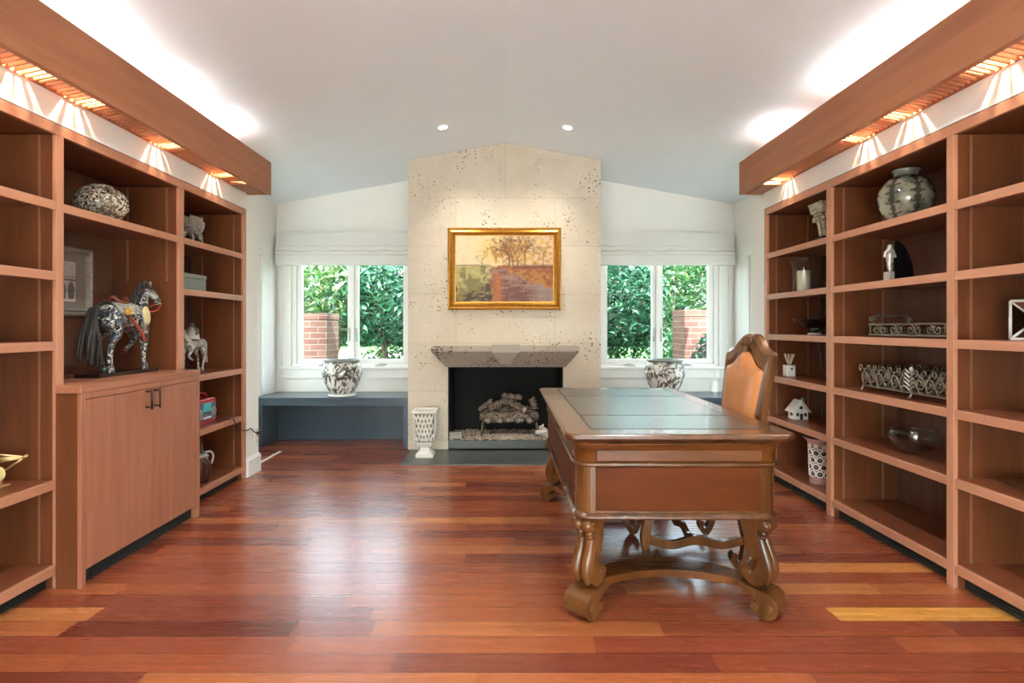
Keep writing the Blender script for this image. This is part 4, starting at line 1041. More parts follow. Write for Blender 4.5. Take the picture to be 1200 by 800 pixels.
# radio
R = thing('radio', 'red and grey compact stereo radio on the left bookcase', 'radio', (-2.24, 3.91, .504))
MB().loft([[(x, y, z) for y, z in rrect(3.765, 4.055, .506, .684, .035, 6)] for x in (-2.34, -2.145)], False).build('body', 'red', R, .006)
MB().loft([[(x, y, z) for y, z in rrect(3.785, 4.038, .53, .66, .03, 6)] for x in (-2.15, -2.138)], False).build('front_panel', 'grey_plastic', R, .003)
MB().box(-2.14, -2.130, 3.87, 3.96, .595, .652).build('display', 'teal', R, .002)
for yy in (3.82, 4.0): MB().lathe([(.034, 0), (.034, .006), (.026, .004), (.01, .006), (.002, .007)], (-2.138, yy, .585), 24, 'x').build('speaker', 'steel', R)
bt = MB()
for k in range(5): bt.box(-2.14, -2.131, 3.865 + k * .021, 3.881 + k * .021, .545, .558)
bt.build('buttons', 'white_gloss', R, .001)
MB().tube(spline([(-2.2, 3.80, .684), (-2.2, 3.81, .715), (-2.2, 3.9, .722), (-2.2, 4.0, .715), (-2.2, 4.02, .684)], 5), .006, 8).build('carry_handle', 'red', R)
# outlet and cord
O = thing('wall_outlet', 'white outlet plate on the pier beside the left bookcase', 'outlet', (-2.06, 4.51, .30))
MB().box(-2.059, -2.052, 4.478, 4.548, .245, .36).build('plate', 'white_gloss', O, .003)
for z in (.28, .325): MB().box(-2.052, -2.049, 4.497, 4.529, z - .014, z + .014).build('socket', 'white_plaster', O, .001)
P = spline([(-2.12, 4.07, .512), (-2.09, 4.10, .509), (-2.056, 4.12, .509), (-2.046, 4.14, .47), (-2.046, 4.18, .42), (-2.048, 4.26, .395), (-2.046, 4.33, .38), (-2.046, 4.39, .385), (-2.044, 4.45, .345), (-2.040, 4.50, .326)], 8)
cd = MB().tube(P, .0045, 7).box(-2.049, -2.03, 4.500, 4.526, .314, .338)
tag(cd.build('power_cord', 'cable'), 'dark cord hanging from the red radio to the outlet', 'cord')
# jug
J = thing('brown_jug', 'brown glazed jug with silver collar on the bottom left shelf', 'jug', (-2.17, 3.87, .103))
c = (-2.17, 3.87, .103)
MB().lathe([(p[0], p[1]) for p in spline([(.05, 0), (.066, .01), (.078, .07), (.075, .13), (.058, .175), (.034, .20)], 6)], c, 40).build('jug_body', 'brown_glaze', J)
MB().lathe([(.036, .198), (.040, .205), (.034, .215), (.024, .235), (.020, .27), (.026, .30), (.030, .305), (.022, .305), (.016, .28)], c, 32).build('neck', 'brown_glaze', J)
MB().lathe([(.056, .176), (.062, .180), (.050, .195), (.040, .205), (.038, .20)], c, 32, cap=False).build('collar', 'silver', J)
MB().tube(spline([(c[0] + .02, c[1] + .02, c[2] + .20), (c[0] + .055, c[1] + .045, c[2] + .205), (c[0] + .072, c[1] + .055, c[2] + .17), (c[0] + .064, c[1] + .045, c[2] + .12)], 6), .008, 10).build('handle', 'silver', J)
# gold wire ornament, near left
Gd = thing('gold_wire_ornament', 'pale gold wire ornament with round disc on the nearest left shelf', 'ornament', (-2.25, 2.40, .498))
tip = Vector((-2.125, 2.405, .622))
g = MB()
for e_ in ((-2.36, 2.36, .665), (-2.38, 2.37, .625), (-2.39, 2.38, .60), (-2.38, 2.40, .575), (-2.215, 2.40, .56)):
    g.tube([tip + Vector((.012, 0, .006)), Vector(e_)], .004, 7)
g.tube([tip, tip + Vector((.02, 0, .014))], .006, 8)
g.tube([(-2.36, 2.36, .665), (-2.39, 2.38, .60), (-2.38, 2.40, .575), (-2.34, 2.40, .50)], .005, 7).tube([(-2.29, 2.38, .66 - .016), (-2.31, 2.385, .60)], .003, 6)
g.tube([(-2.215, 2.40, .56), (-2.225, 2.41, .50)], .006, 7)
g.build('wire_frame', 'gold_pale', Gd)
MB().lathe([(.001, -.004), (.030, -.004), (.034, 0), (.030, .004), (.001, .004)], (-2.225, 2.395, .556), 28, 'y').build('disc', 'cream', Gd)
MB().box(-2.36, -2.20, 2.38, 2.43, .4975, .506).build('base', 'gold_pale', Gd, .002)

# ------------------------------------------------------------------ right bookcase objects
def vase(name, label, cat, c, prof, mat, seg=48):
    t = thing(name, label, cat, c); return t
V = thing('celadon_vase', 'round grey green crackled vase on the top right shelf', 'vase', (2.245, 3.06, 1.779)); c = (2.245, 3.06, 1.779)
pr = spline([(.06, 0), (.075, .006), (.115, .06), (.136, .13), (.128, .19), (.098, .238), (.062, .262)], 10)
nu, nv = 96, len(pr); b = MB()
for p in pr:
    for i in range(nu): a = 2 * PI * i / nu; b.v.append((c[0] + p[0] * math.cos(a), c[1] + p[0] * math.sin(a), c[2] + p[1]))
b.f = [[j * nu + i, j * nu + (i + 1) % nu, (j + 1) * nu + (i + 1) % nu, (j + 1) * nu + i] for j in range(nv - 1) for i in range(nu)]; b.sm = [True] * len(b.f)
u, v = np.meshgrid(np.arange(nu) / nu, np.linspace(0, 1, nv))
nn = fbm(u * 12, v * 8, 21); base = lerpc(np.broadcast_to(np.array(srgb(92, 98, 84)), u.shape + (3,)), np.broadcast_to(np.array(srgb(146, 144, 124)), u.shape + (3,)), sm(.3, .6, nn))
k = np.zeros_like(u)
for i in range(7):
    du = abs((u - i / 7 + .5) % 1 - .5); k = np.maximum(k, (du < .010 + .010 * abs(np.sin(v * 30))) * (v > .1) * (v < .93))
    for j in range(6):
        vv = .16 + j * .135; k = np.maximum(k, (abs(v - vv - du * .25) < .012) * (du < .045))
base = lerpc(base, np.broadcast_to(np.array(srgb(44, 48, 40)), base.shape), k * .85)
b.c = np.concatenate([base, np.ones((nv, nu, 1))], -1).reshape(-1, 4); b.build('vase_body', 'glazed', V)
MB().lathe([(.062, .260), (.056, .272), (.060, .288), (.068, .296), (.064, .300), (.050, .296), (.046, .27)], c, 44, cap=False).build('neck', 'sage', V)

# figurine bookend
Bk = thing('bookend', 'silver figure leaning on a black quarter circle bookend, right bookcase', 'bookend', (2.15, 2.99, 1.456)); z0 = 1.456
poly = [(2.115, 0), (2.225, 0)] + [(2.115 + .110 * math.cos(a), .215 * math.sin(a)) for a in [PI / 2 * i / 14 for i in range(1, 14)]] + [(2.118, .215)]
MB().prism(poly, lambda a, b_, t: (a, t, z0 + b_), 2.97, 3.01).build('slab', 'black_gloss', Bk, .002)
fg = skin([((0, 0, .115), .017), ((.0, 0, .15), .021), ((0, 0, .175), .012), ((0, -.004, .196), .014), ((-.004, 0, .08), .012), ((.004, 0, .045), .009), ((.012, .012, .08), .012), ((.014, .012, .045), .009), ((-.028, -.008, .150), .008), ((-.036, -.012, .12), .007), ((.024, .0, .145), .008), ((.02, -.016, .12), .007)],
          [(0, 1), (1, 2), (2, 3), (0, 4), (4, 5), (0, 6), (6, 7), (1, 8), (8, 9), (1, 10), (10, 11)])
fg.xf(Matrix.Translation((2.098, 2.98, z0)))
fg.build('figure', 'silver', Bk)
MB().box(2.082, 2.113, 2.963, 3.007, z0, z0 + .045).build('plinth', 'silver', Bk, .002)

def scroll(c, r, a0, turns, ex, ey, n=22, shrink=.75):
    return [Vector(c) + (Vector(ex) * math.cos(a0 + turns * 2 * PI * i / n) + Vector(ey) * math.sin(a0 + turns * 2 * PI * i / n)) * r * (1 - shrink * i / n) for i in range(n + 1)]
# wire tray
T = thing('wire_tray', 'oblong wrought wire tray with scroll handles on the right bookcase', 'tray', (2.26, 2.9, 1.143)); z0 = 1.143
ty0, ty1, tx0, tx1 = 2.60, 3.20, 2.12, 2.40
g = MB(); rail = lambda z, o=0: [(x, y, z) for x, y in rrect(tx0 - o, tx1 + o, ty0 - o, ty1 + o, .03, 5)]
MB().tube(rail(z0 + .012), .006, 8, True).tube(rail(z0 + .072), .005, 8, True).build('rails', 'iron', T)
MB().loft([rail(z0 + .008, -.004), rail(z0 + .012, -.004)], False).build('glass_base', 'glassware', T)
sc = MB()
for xx in (tx0, tx1):
    for y in (2.70, 2.83, 2.96, 3.09):
        for sg in (-1, 1): sc.tube(scroll((xx, y + sg * .026, z0 + .042), .027, PI / 2, sg * 1.3, (0, 1, 0), (0, 0, 1)), .0035, 6)
for yy in (ty0, ty1):
    for x in (2.2, 2.32):
        for sg in (-1, 1): sc.tube(scroll((x + sg * .026, yy, z0 + .042), .027, PI / 2, sg * 1.3, (1, 0, 0), (0, 0, 1)), .0035, 6)
for (x, y) in ((tx0, ty0 + .03), (tx0, ty1 - .03), (tx1, ty0 + .03), (tx1, ty1 - .03)): sc.tube([(x, y, z0 + .0035), (x, y, z0 + .072)], .004, 6)
sc.build('scrollwork', 'iron', T)
for yy, sg in ((ty1, 1), (ty0, -1)):
    h = MB().tube(spline([(2.16, yy, z0 + .072), (2.15, yy, z0 + .11), (2.20, yy + sg * .01, z0 + .125), (2.26, yy + sg * .012, z0 + .12), (2.32, yy + sg * .01, z0 + .125), (2.37, yy, z0 + .11), (2.36, yy, z0 + .072)], 6), .005, 8)
    h.tube(scroll((2.15, yy, z0 + .10), .02, 0, 1.2, (1, 0, 0), (0, 0, 1)), .004, 6).tube(scroll((2.37, yy, z0 + .10), .02, 0, -1.2, (-1, 0, 0), (0, 0, 1)), .004, 6)
    h.build('handle', 'iron', T)
# wrought basket
T = thing('wrought_basket', 'oblong wrought iron basket with curled leaves on the right bookcase', 'basket', (2.27, 2.93, .821)); z0 = .821
ty0, ty1, tx0, tx1 = 2.585, 3.27, 2.135, 2.42
g = MB()
for zz in (.032, .082, .130): g.tube([(x, y, z0 + zz) for x, y in rrect(tx0, tx1, ty0, ty1, .02, 4)], .004, 7, True)
for i in range(14): y = ty0 + .02 + (ty1 - ty0 - .04) * i / 13; g.tube([(tx0, y, z0 + .032), (tx1, y, z0 + .032)], .003, 6)
g.build('basket_frame', 'iron', T)
sc = MB()
for xx, dx in ((tx0, -.006), (tx1, .006)):
    for i in range(11):
        y = ty0 + .035 + (ty1 - ty0 - .07) * i / 10; sg = 1 if i % 2 else -1
        sc.tube(scroll((xx + dx, y, z0 + .085), .036, sg * PI / 2, sg * 1.5, (0, 1, 0), (0, 0, 1)), [.006 - .0001 * q for q in range(23)], 6)
        sc.tube(scroll((xx + dx, y + .03, z0 + .14), .02, -PI / 2, -sg * 1.1, (0, 1, 0), (0, 0, 1)), .004, 6)
        sc.tube(spline([(xx, y, z0 + .03), (xx + dx * 2, y + .012, z0 + .075), (xx + dx, y - .006, z0 + .135)], 4), .004, 6)
for yy in (ty0, ty1):
    for i in range(5):
        x = tx0 + .04 + (tx1 - tx0 - .08) * i / 4; sc.tube(scroll((x, yy, z0 + .085), .034, PI / 2, 1.5 if i % 2 else -1.5, (1, 0, 0), (0, 0, 1)), .0045, 6).tube(scroll((x + .02, yy, z0 + .14), .018, -PI / 2, 1.1, (1, 0, 0), (0, 0, 1)), .0035, 6)
sc.build('scrollwork', 'iron', T)
for xx, dx in ((tx0, -1), (tx1, 1)):
    y = 2.865; lf = MB()
    for k in range(5):
        for sg in (-1, 1):
            z = .045 + k * .022; lf.tube(spline([(xx + dx * .010, y, z0 + z), (xx + dx * .016, y + sg * .02, z0 + z + .018), (xx + dx * .018, y + sg * (.042 - .005 * k), z0 + z + .026)], 4), [.006] * 4 + [.006] * 4 + [.001], 7, flat=.6)
    lf.ball((xx + dx * .004, y, z0 + .155), (.010, .010, .016))
    lf.build('leaf_ornament', 'silver', T)
for (x, y) in ((tx0, ty0 + .02), (tx0, ty1 - .02), (tx1, ty0 + .02), (tx1, ty1 - .02), (tx0, 2.865), (tx1, 2.865)):
    dx = -.02 if x == tx0 else .02
    MB().tube(spline([(x, y, z0 + .045), (x + dx * .3, y, z0 + .02), (x + dx * .8, y, z0 + .006)], 4), .006, 7).build('foot', 'iron', T)
# glass bowl
c = (2.26, 3.02, .505)
G = MB().lathe([(.04, .0), (.05, .004), (.09, .03), (.115, .075), (.118, .11), (.108, .132), (.104, .132), (.113, .11), (.110, .077), (.086, .034), (.03, .010)], c, 48)
o = G.build('glass_bowl', 'glassware'); tag(o, 'round clear glass bowl on the right bookcase', 'bowl'); recenter(o)
c = (2.27, 2.27, .505)
G = MB().lathe([(.06, 0), (.07, .004), (.13, .016), (.17, .035), (.175, .042), (.165, .040), (.125, .022), (.05, .010)], c, 48)
o = G.build('glass_dish', 'glassware'); tag(o, 'wide shallow clear glass dish on the nearest right shelf', 'dish'); recenter(o)
# carved capital
c = (2.20, 3.74, 1.779)
T = thing('carved_pedestal', 'weathered carved plaster candle pedestal on the top right shelf', 'pedestal', c)
sq = lambda h, z: [(x + c[0], y + c[1], z + c[2]) for x, y in rrect(-h, h, -h, h, .008, 3)]
MB().loft([sq(.065, 0), sq(.065, .03), sq(.05, .04)], False).build('base', 'black_gloss', T, .002)
q = MB().lathe([(.038, .04), (.034, .09), (.042, .15), (.05, .18)], c, 28)
for k in range(8):
    a = k * PI / 4; q.tube(spline([(c[0] + .036 * math.cos(a), c[1] + .036 * math.sin(a), c[2] + .04), (c[0] + .042 * math.cos(a), c[1] + .042 * math.sin(a), c[2] + .10), (c[0] + .055 * math.cos(a), c[1] + .055 * math.sin(a), c[2] + .15), (c[0] + .075 * math.cos(a), c[1] + .075 * math.sin(a), c[2] + .165), (c[0] + .078 * math.cos(a), c[1] + .078 * math.sin(a), c[2] + .145)], 4), [.010] * 8 + [.014] * 6 + [.010] * 3, 8)
    a += PI / 8; q.ball((c[0] + .058 * math.cos(a), c[1] + .058 * math.sin(a), c[2] + .185), (.02, .02, .018), 10, 6)
q.build('acanthus_leaves', 'capital', T)
MB().loft([sq(.06, .195), sq(.072, .205), sq(.078, .25), sq(.084, .258), sq(.084, .27), sq(.07, .272)], False).build('abacus', 'capital', T, .002)
# hurricane with candle
c = (2.24, 4.10, 1.4555)
G = MB().lathe([(.01, .004), (.06, .002), (.070, .0), (.078, .01), (.080, .10), (.083, .18), (.095, .225), (.115, .248), (.112, .250), (.092, .226), (.079, .18), (.075, .10), (.072, .014), (.01, .010)], c, 48)
o = G.build('glass_hurricane', 'glass_thin'); tag(o, 'flared clear glass hurricane on the right bookcase', 'candle holder'); recenter(o)
T = thing('pillar_candle', 'ivory pillar candle inside the glass hurricane', 'candle', (c[0], c[1], c[2] + .011))
MB().lathe([(.044, .0), (.046, .004), (.046, .150), (.042, .156), (.02, .153), (.002, .152)], (c[0], c[1], c[2] + .011), 36).build('wax', 'candle', T)
MB().tube([(c[0], c[1], c[2] + .162), (c[0] + .002, c[1], c[2] + .178)], .0018, 6).build('wick', 'black_soot', T)
# black compote
c = (2.20, 3.88, 1.1425)
T = thing('black_compote', 'wide black footed compote bowl on the right bookcase', 'bowl', c)
MB().lathe([(.045, 0), (.048, .006), (.040, .014), (.022, .018)], c, 40).build('foot', 'silver', T)
MB().lathe([(.022, .018), (.028, .032), (.06, .048), (.095, .08), (.108, .104), (.14, .110), (.142, .114), (.105, .110), (.085, .082), (.05, .058), (.01, .05)], c, 56).build('bowl', 'black_gloss', T)
# reed diffuser
c = (2.20, 4.23, .821)
T = thing('reed_diffuser', 'small white bottle of reeds on the right bookcase', 'diffuser', c)
MB().loft([[(x + c[0], y + c[1], z + c[2]) for x, y in rrect(-.034, .034, -.034, .034, .008, 4)] for z in (0, .085)], False).build('bottle', 'white_gloss', T, .003)
MB().lathe([(.016, .085), (.014, .105), (.018, .108)], c, 20).build('neck', 'steel', T)
rd = MB()
for k in range(9):
    a = k * 2 * PI / 9; rd.tube([(c[0] + .008 * math.cos(a), c[1] + .008 * math.sin(a), c[2] + .08), (c[0] + .036 * math.cos(a), c[1] + .036 * math.sin(a), c[2] + .17)], .0028, 6)
rd.build('reeds', 'candle', T)
MB().box(c[0] - .004, c[0] + .01, c[1] - .0355, c[1] - .034, c[2] + .05, c[2] + .064).build('label_patch', 'black_soot', T)
# ceramic cottage
c = (2.22, 4.14, .505); cx, cy, cz = c
T = thing('ceramic_cottage', 'small white ceramic cottage with chimney on the right bookcase', 'ornament', c)
w, dp = .052, .045
q = MB().box(cx - w, cx + w, cy - dp, cy + dp, cz, cz + .065).prism([(-w, .065), (w, .065), (0, .13)], lambda a, b_, t: (cx + a, cy + t, cz + b_), -dp, dp)
q.build('walls', 'white_gloss', T, .002)
q = MB()
for sg in (-1, 1): q.prism([(sg * .068, .052), (0, .136), (0, .148), (sg * .076, .056)], lambda a, b_, t: (cx + a, cy + t, cz + b_), -dp - .01, dp + .01)
q.build('roof', 'white_plaster', T, .002)
MB().box(cx + .024, cx + .044, cy - .01, cy + .012, cz + .10, cz + .158).build('chimney', 'sage', T, .002)
MB().box(cx - .010, cx + .012, cy - dp - .002, cy - dp + .002, cz + .001, cz + .045).build('door', 'toe_dark', T)
for dx in (-.036, .022): MB().box(cx + dx, cx + dx + .018, cy - dp - .002, cy - dp + .002, cz + .025, cz + .05).build('window', 'toe_dark', T)
MB().lathe([(.0005, -.003), (.012, -.002), (.013, 0), (.0005, .003)], (cx, cy - dp, cz + .09), 18, 'y').build('gable_window', 'toe_dark', T)
for dx in (-.0525, .0505): MB().box(cx + dx, cx + dx + .002, cy - .02, cy + .012, cz + .025, cz + .05).build('window', 'toe_dark', T)
# perforated tall vase
c = (2.19, 3.80, .1125)
T = thing('pierced_vase', 'tall flared pinkish vase with ringed holes on the bottom right shelf', 'vase', c)
M['pink'] = plain('pale pink glaze', srgb(176, 134, 126), 0.25, 0, 0.2, 0.06, 30)
rad = lambda z: .064 + .006 * z / .3 + (.04 * max(0, (z - .26) / .06) ** 2)
MB().lathe([(rad(z), z) for z in [0, .01, .05, .1, .15, .2, .25, .28, .30, .32]] + [(rad(.32) - .006, .32), (rad(.28) - .006, .28), (.055, .02), (.01, .012)], c, 56).build('vase_body', 'pink', T)
rg_, dk = MB(), MB()
for row in range(5):
    z = .075 + row * .048
    for k in range(9):
        a = 2 * PI * (k + .5 * (row % 2)) / 9; r_ = rad(z); e = Vector((math.cos(a), math.sin(a), 0)); t = Vector((-math.sin(a), math.cos(a), 0)); o_ = Vector(c) + Vector((0, 0, z))
        ring = [o_ + e * (r_ * math.cos(.020 * math.cos(q) / r_) + .001) + t * .020 * math.cos(q) + Vector((0, 0, .020 * math.sin(q))) for q in [2 * PI * i / 16 for i in range(16)]]
        rg_.tube(ring, .0045, 6, True)
        n0 = [o_ + e * (r_ * math.cos(.018 * math.cos(q) / r_) + .0015) + t * .018 * math.cos(q) + Vector((0, 0, .018 * math.sin(q))) for q in [2 * PI * i / 16 for i in range(16)]]
        n1 = [p - e * .004 for p in n0]; dk.loft([n1, n0], False)
rg_.build('ring_relief', 'white_gloss', T); dk.build('hole', 'black_soot', T)
# mirrored facet holder at the right edge
T = thing('glass_candle_holder', 'square glass candle holder with bright white edges on the nearest right shelf', 'candle holder', (2.27, 2.332, 1.1435), -.765)
w, h, y0 = .083, .166, 0.0
def P3(a, z, y): return (a, y, z)
q = MB(); O_ = [P3(-w, 0, y0), P3(w, 0, y0), P3(w, h, y0), P3(-w, h, y0)]; I_ = [P3(-.03, h / 2 - .03, y0 + .035), P3(.03, h / 2 - .03, y0 + .035), P3(.03, h / 2 + .03, y0 + .035), P3(-.03, h / 2 + .03, y0 + .035)]; Bk_ = [P3(-w, 0, y0 + .075), P3(w, 0, y0 + .075), P3(w, h, y0 + .075), P3(-w, h, y0 + .075)]
q.add(O_ + I_ + Bk_, [(0, 1, 5, 4), (1, 2, 6, 5), (2, 3, 7, 6), (3, 0, 4, 7), (4, 5, 6, 7), (0, 8, 9, 1), (1, 9, 10, 2), (2, 10, 11, 3), (3, 11, 8, 0), (8, 11, 10, 9)])
q.build('mirror_facets', 'mirror', T, local=True)
q = MB()
for i in range(4):
    q.tube([O_[i], O_[(i + 1) % 4]], .006, 8); q.tube([O_[i], I_[i]], .005, 8)
q.xf(Matrix.Translation((0, 0, .004)))
q.build('beveled_edges', 'white_gloss', T, local=True)

# ------------------------------------------------------------------ recessed ceiling lights and added fill lights
def downlight(x, y, label, energy, target, blend=.8, size=75, col=(1, .90, .74)):
    z = ceil_z(x) - .002; t = thing('recessed_light', label, 'ceiling light', (x, y, z)); an = math.atan(SL) * (1 if x < 0 else -1)
    t.rotation_euler = (0, -an, 0)
    MB().lathe([(.048, 0), (.050, -.005), (.040, -.006), (.037, 0)], (0, 0, 0), 32, cap=False).build('trim_ring', 'white_paint', t, local=True)
    MB().lathe([(.037, -.001), (.002, -.002)], (0, 0, 0), 32).build('lens', 'lamp', t, local=True)
    L = bpy.data.lights.new('downlight', 'SPOT'); L.energy = energy; L.color = col; L.spot_size = math.radians(size); L.spot_blend = blend; L.shadow_soft_size = .035
    o = bpy.data.objects.new('downlight', L); COL.objects.link(o); o.location = (x, y, z - .03)
    o.rotation_euler = (Vector(target) - o.location).to_track_quat('-Z', 'Y').to_euler()
downlight(-.529, 4.637, 'left recessed ceiling light in front of the chimney', 9, (-.18, 5.3, 1.45), .9, 84)
downlight(.529, 4.637, 'right recessed ceiling light in front of the chimney', 9, (.18, 5.3, 1.45), .9, 84)
for (x, y, nm) in ((-.9, 2.3, 'added fill light over the middle of the room, left side'), (.9, 2.3, 'added fill light above the near end of the desk'), (-.9, .6, 'added fill light near the viewpoint, left side'), (.9, .6, 'added fill light near the viewpoint, right side')):  # out-of-view ceiling lights added to brighten the room
    downlight(x, y, nm, 22, (x, y + .1, 0), 1.0, 150, (.96, .98, 1))

# ------------------------------------------------------------------ garden
def leaves(n, c, R, size, cols, seed, shell_=.55, b=None, up_=.3):
    rng = np.random.RandomState(seed)
    d = rng.normal(size=(n, 3)); d /= np.linalg.norm(d, axis=1)[:, None]
    r = rng.uniform(shell_, 1.0, n) ** .7
    r *= .82 + .3 * fbm(d[:, 0] * 2 + 9, d[:, 2] * 2 + d[:, 1] + 9, seed)
    p = np.array(c) + d * r[:, None] * np.array(R)
    V = []; Fc = []; Cc = []
    for i in range(n):
        L = size * rng.uniform(.6, 1.3); w = L * rng.uniform(.28, .42)
        q = Euler((rng.uniform(-.9, .9), rng.uniform(-.9, .9), rng.uniform(0, 6.28))).to_matrix()
        o = Vector(p[i]); k = len(V)
        for t in ((-L, 0, -.12 * L), (0, -w, .06 * L), (L, 0, -.22 * L), (0, w, .06 * L), (0, 0, -.02 * L)): V.append(tuple(o + q @ Vector(t)))
        Fc += [[k, k + 1, k + 4], [k + 1, k + 2, k + 4], [k + 2, k + 3, k + 4], [k + 3, k, k + 4]]
        cc = np.array(cols[rng.randint(len(cols))]) * rng.uniform(.17, .42); Cc += [(*np.clip(cc, 0, 1), 1)] * 5
    m = MB(); m.v = V; m.f = Fc; m.sm = [False] * len(Fc); m.c = np.array(Cc); return m
GT = [srgb(60, 130, 96), srgb(84, 156, 112), srgb(44, 104, 76), srgb(112, 176, 128)]
GL = [srgb(110, 164, 82), srgb(142, 188, 106), srgb(84, 140, 70), srgb(176, 200, 130)]
GM = [srgb(74, 144, 92), srgb(100, 164, 104), srgb(58, 116, 74), srgb(132, 184, 126)]
terr = lambda y: -.15 if y < 7.6 else min(1.5, -.15 + (y - 7.6) * .13)
b = MB(); ny = 30
for j in range(ny + 1):
    y = YW + .14 + j * .62
    for x in (-14, -7, 0, 7, 14): b.v.append((x, y, terr(y)))
b.f = [[j * 5 + i, j * 5 + i + 1, (j + 1) * 5 + i + 1, (j + 1) * 5 + i] for j in range(ny) for i in range(4)]; b.sm = [True] * len(b.f)
tag(b.build('lawn', 'grass'), 'sloping green lawn outside the far windows', 'lawn', kind='structure')
tag(MB().box(-20, 20, -30, YB - .12, -.3, -.15).build('terrace', 'path'), 'unseen pale terrace added to bounce daylight indoors', 'terrace', kind='structure')  # out of view, made pale to bounce sunlight up to the ceiling
b = MB(); P = [(-6, 12.0), (-3.6, 12.2), (-2.6, 12.5), (-1.5, 13.2), (-.5, 14.2)]
L_ = [(x - .2, y + .45) for x, y in P]
b.add([(x, y, terr(y) + .02) for x, y in P + L_], [(i, i + 1, i + 6, i + 5) for i in range(4)], True)
tag(b.build('garden_path', 'path'), 'pale garden path beyond the left window', 'path', kind='structure')
for s in (-1, 1):
    sd = 'left' if s < 0 else 'right'; X = lambda u: s * u
    z1 = 1.375 if s < 0 else 1.42; x0, x1 = (2.285, 2.85) if s < 0 else (2.30, 2.9)
    T = thing('brick_pier', 'red brick garden pier outside the %s window' % sd, 'pier', (s * 2.6, 7.2, -.15))
    MB().box(X(x0), X(x1), 7.0, 7.5, -.16, z1 - .08).build('shaft', 'brick', T, .004)
    MB().box(X(x0 - .006), X(x1 + .006), 6.994, 7.506, z1 - .08, z1).build('cap_course', 'brick', T, .006)
    structure(MB().box(X(.95), X(2.45), YW + .14, YW + .30, .76, .835).build('trim_%d' % (i + 2), 'brick', None, .004), 'brick sill outside the %s window' % sd, 'trim'); i += 1
def shrub(label, c, R, n, size, cols, seed, trunks=3, kind='leafy_shrub', sh=.5):
    z0 = terr(c[1]); T = thing(kind, label, 'shrub' if 'shrub' in kind else 'tree', (c[0], c[1], z0))
    leaves(n, c, R, size, cols, seed, sh).build('foliage', 'leaf', T)
    rng = random.Random(seed)
    for k in range(trunks):
        a = rng.uniform(0, 6.28); q = Vector((c[0] + .08 * math.cos(a), c[1] + .08 * math.sin(a), z0 - .03))
        e = Vector((c[0] + R[0] * .55 * math.cos(a), c[1] + R[1] * .5 * math.sin(a), c[2] + R[2] * .45))
        m = (q + e) / 2 + Vector((rng.uniform(-.1, .1), rng.uniform(-.1, .1), 0))
        MB().tube(spline([q, m, e], 6), [.035 - .0022 * i for i in range(13)], 8).build('stem', 'bark', T)
shrub('light green leafy tree beyond the left window behind the brick pier', (-3.2, 9.2, 1.65), (1.25, .8, .8), 2600, .085, GL, 1, 4, 'garden_tree')
shrub('teal green branching tree beyond the left window nearest the chimney', (-1.75, 9.0, 1.6), (1.05, .8, .8), 2400, .085, GT, 2, 5, 'garden_tree')
shrub('low bright ground cover shrub beyond the left window', (-1.6, 9.6, .55), (1.1, .8, .38), 1800, .06, GL, 3, 2)
shrub('dark evergreen tree beyond the right window nearest the chimney', (1.75, 8.6, 1.6), (.85, .8, .8), 2800, .075, GT, 4, 4, 'garden_tree')
shrub('dense green shrub low beyond the right window', (2.1, 8.9, .75), (1.0, .7, .55), 2400, .065, GM, 5, 3)
shrub('yellow green tree beyond the right window behind the brick pier', (3.3, 10.0, 1.7), (1.2, .8, 1.0), 2600, .08, GL + GM, 6, 3, 'garden_tree')
shrub('small plant in front of the right brick pier', (2.62, 6.85, .85), (.28, .12, .32), 420, .05, GT, 7, 2)
for k, (x, y) in enumerate(((-6.2, 13.5), (-3.9, 14.5), (-1.6, 15.0), (.6, 14.6), (2.7, 14.4), (4.9, 13.8), (7.0, 13.0))):
    lb = ['far left backdrop tree in the garden', 'backdrop tree behind the light green tree', 'backdrop tree behind the teal branching tree', 'backdrop tree hidden behind the chimney line', 'backdrop tree behind the dark evergreen', 'backdrop tree behind the right brick pier', 'far right backdrop tree in the garden'][k]
    shrub(lb, (x, y, 1.8), (1.7, .9, 1.55), 3200, .16, (GM, GT, GM, GT, GT, GM, GT)[k], 20 + k, 2, 'garden_tree', .3)

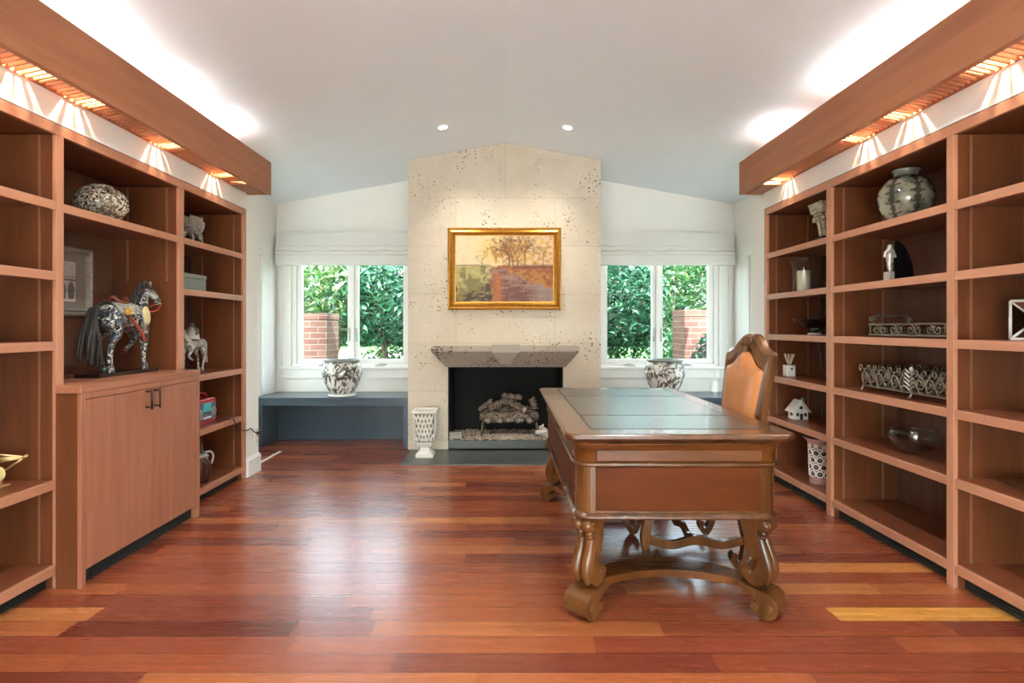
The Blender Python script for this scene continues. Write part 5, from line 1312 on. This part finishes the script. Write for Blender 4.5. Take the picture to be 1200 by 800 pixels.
# ------------------------------------------------------------------ light, sky, camera
w = bpy.data.worlds.new('World'); SC.world = w; w.use_nodes = True; nt = w.node_tree; nt.nodes.clear()
sky = nt.nodes.new('ShaderNodeTexSky'); sky.sky_type = 'NISHITA'; sky.sun_disc = False; sky.sun_elevation = math.radians(52); sky.sun_rotation = math.radians(200); sky.dust_density = 2.5
bg = nt.nodes.new('ShaderNodeBackground'); bg.inputs['Strength'].default_value = .6
ow = nt.nodes.new('ShaderNodeOutputWorld'); hs = nt.nodes.new('ShaderNodeHueSaturation'); hs.inputs['Saturation'].default_value = .38; hs.inputs['Value'].default_value = 1.15; nt.links.new(sky.outputs[0], hs.inputs['Color']); nt.links.new(hs.outputs[0], bg.inputs[0]); nt.links.new(bg.outputs[0], ow.inputs[0])
S = bpy.data.lights.new('sun', 'SUN'); S.energy = 8.0; S.color = (.97, .98, 1.0); S.angle = math.radians(.6)
o = bpy.data.objects.new('sun', S); COL.objects.link(o); o.rotation_euler = Vector((-.25, .62, -1.0)).to_track_quat('-Z', 'Y').to_euler()
for (x, y, z, sx, sy, rx) in ((0, YB - .13, .80, 4.4, 1.5, PI / 2), (-1.68, YW + .15, 1.41, 1.32, 1.3, -PI / 2), (1.68, YW + .15, 1.41, 1.32, 1.3, -PI / 2), (-2.63, 5.165, 1.215, .86, 1.42, 'L'), (2.63, 5.165, 1.215, .86, 1.42, 'R')):
    L = bpy.data.lights.new('daylight_portal', 'AREA'); L.shape = 'RECTANGLE'; L.size = sx; L.size_y = sy; L.cycles.is_portal = True
    o = bpy.data.objects.new('daylight_portal', L); COL.objects.link(o); o.location = (x, y, z); o.rotation_euler = (rx, 0, 0) if not isinstance(rx, str) else (PI / 2, 0, -PI / 2 if rx == 'L' else PI / 2)

cam = bpy.data.cameras.new('camera'); cam.sensor_width = 36; cam.lens = 36 * F / 1200; cam.shift_x = 8 / 1200; cam.shift_y = -17 / 1200; cam.clip_start = .05; cam.clip_end = 200
co = bpy.data.objects.new('camera', cam); COL.objects.link(co); co.location = (0, 0, CAMZ); co.rotation_euler = (PI / 2, 0, 0); SC.camera = co
SC.view_settings.view_transform = 'Standard'; SC.view_settings.look = 'None'; SC.view_settings.gamma = 1; SC.view_settings.use_curve_mapping = False
SC.view_settings.exposure = 2.02
SC.cycles.use_denoising = True; SC.cycles.max_bounces = 10; SC.cycles.diffuse_bounces = 5; SC.cycles.transparent_max_bounces = 16; SC.cycles.sample_clamp_indirect = 4.0
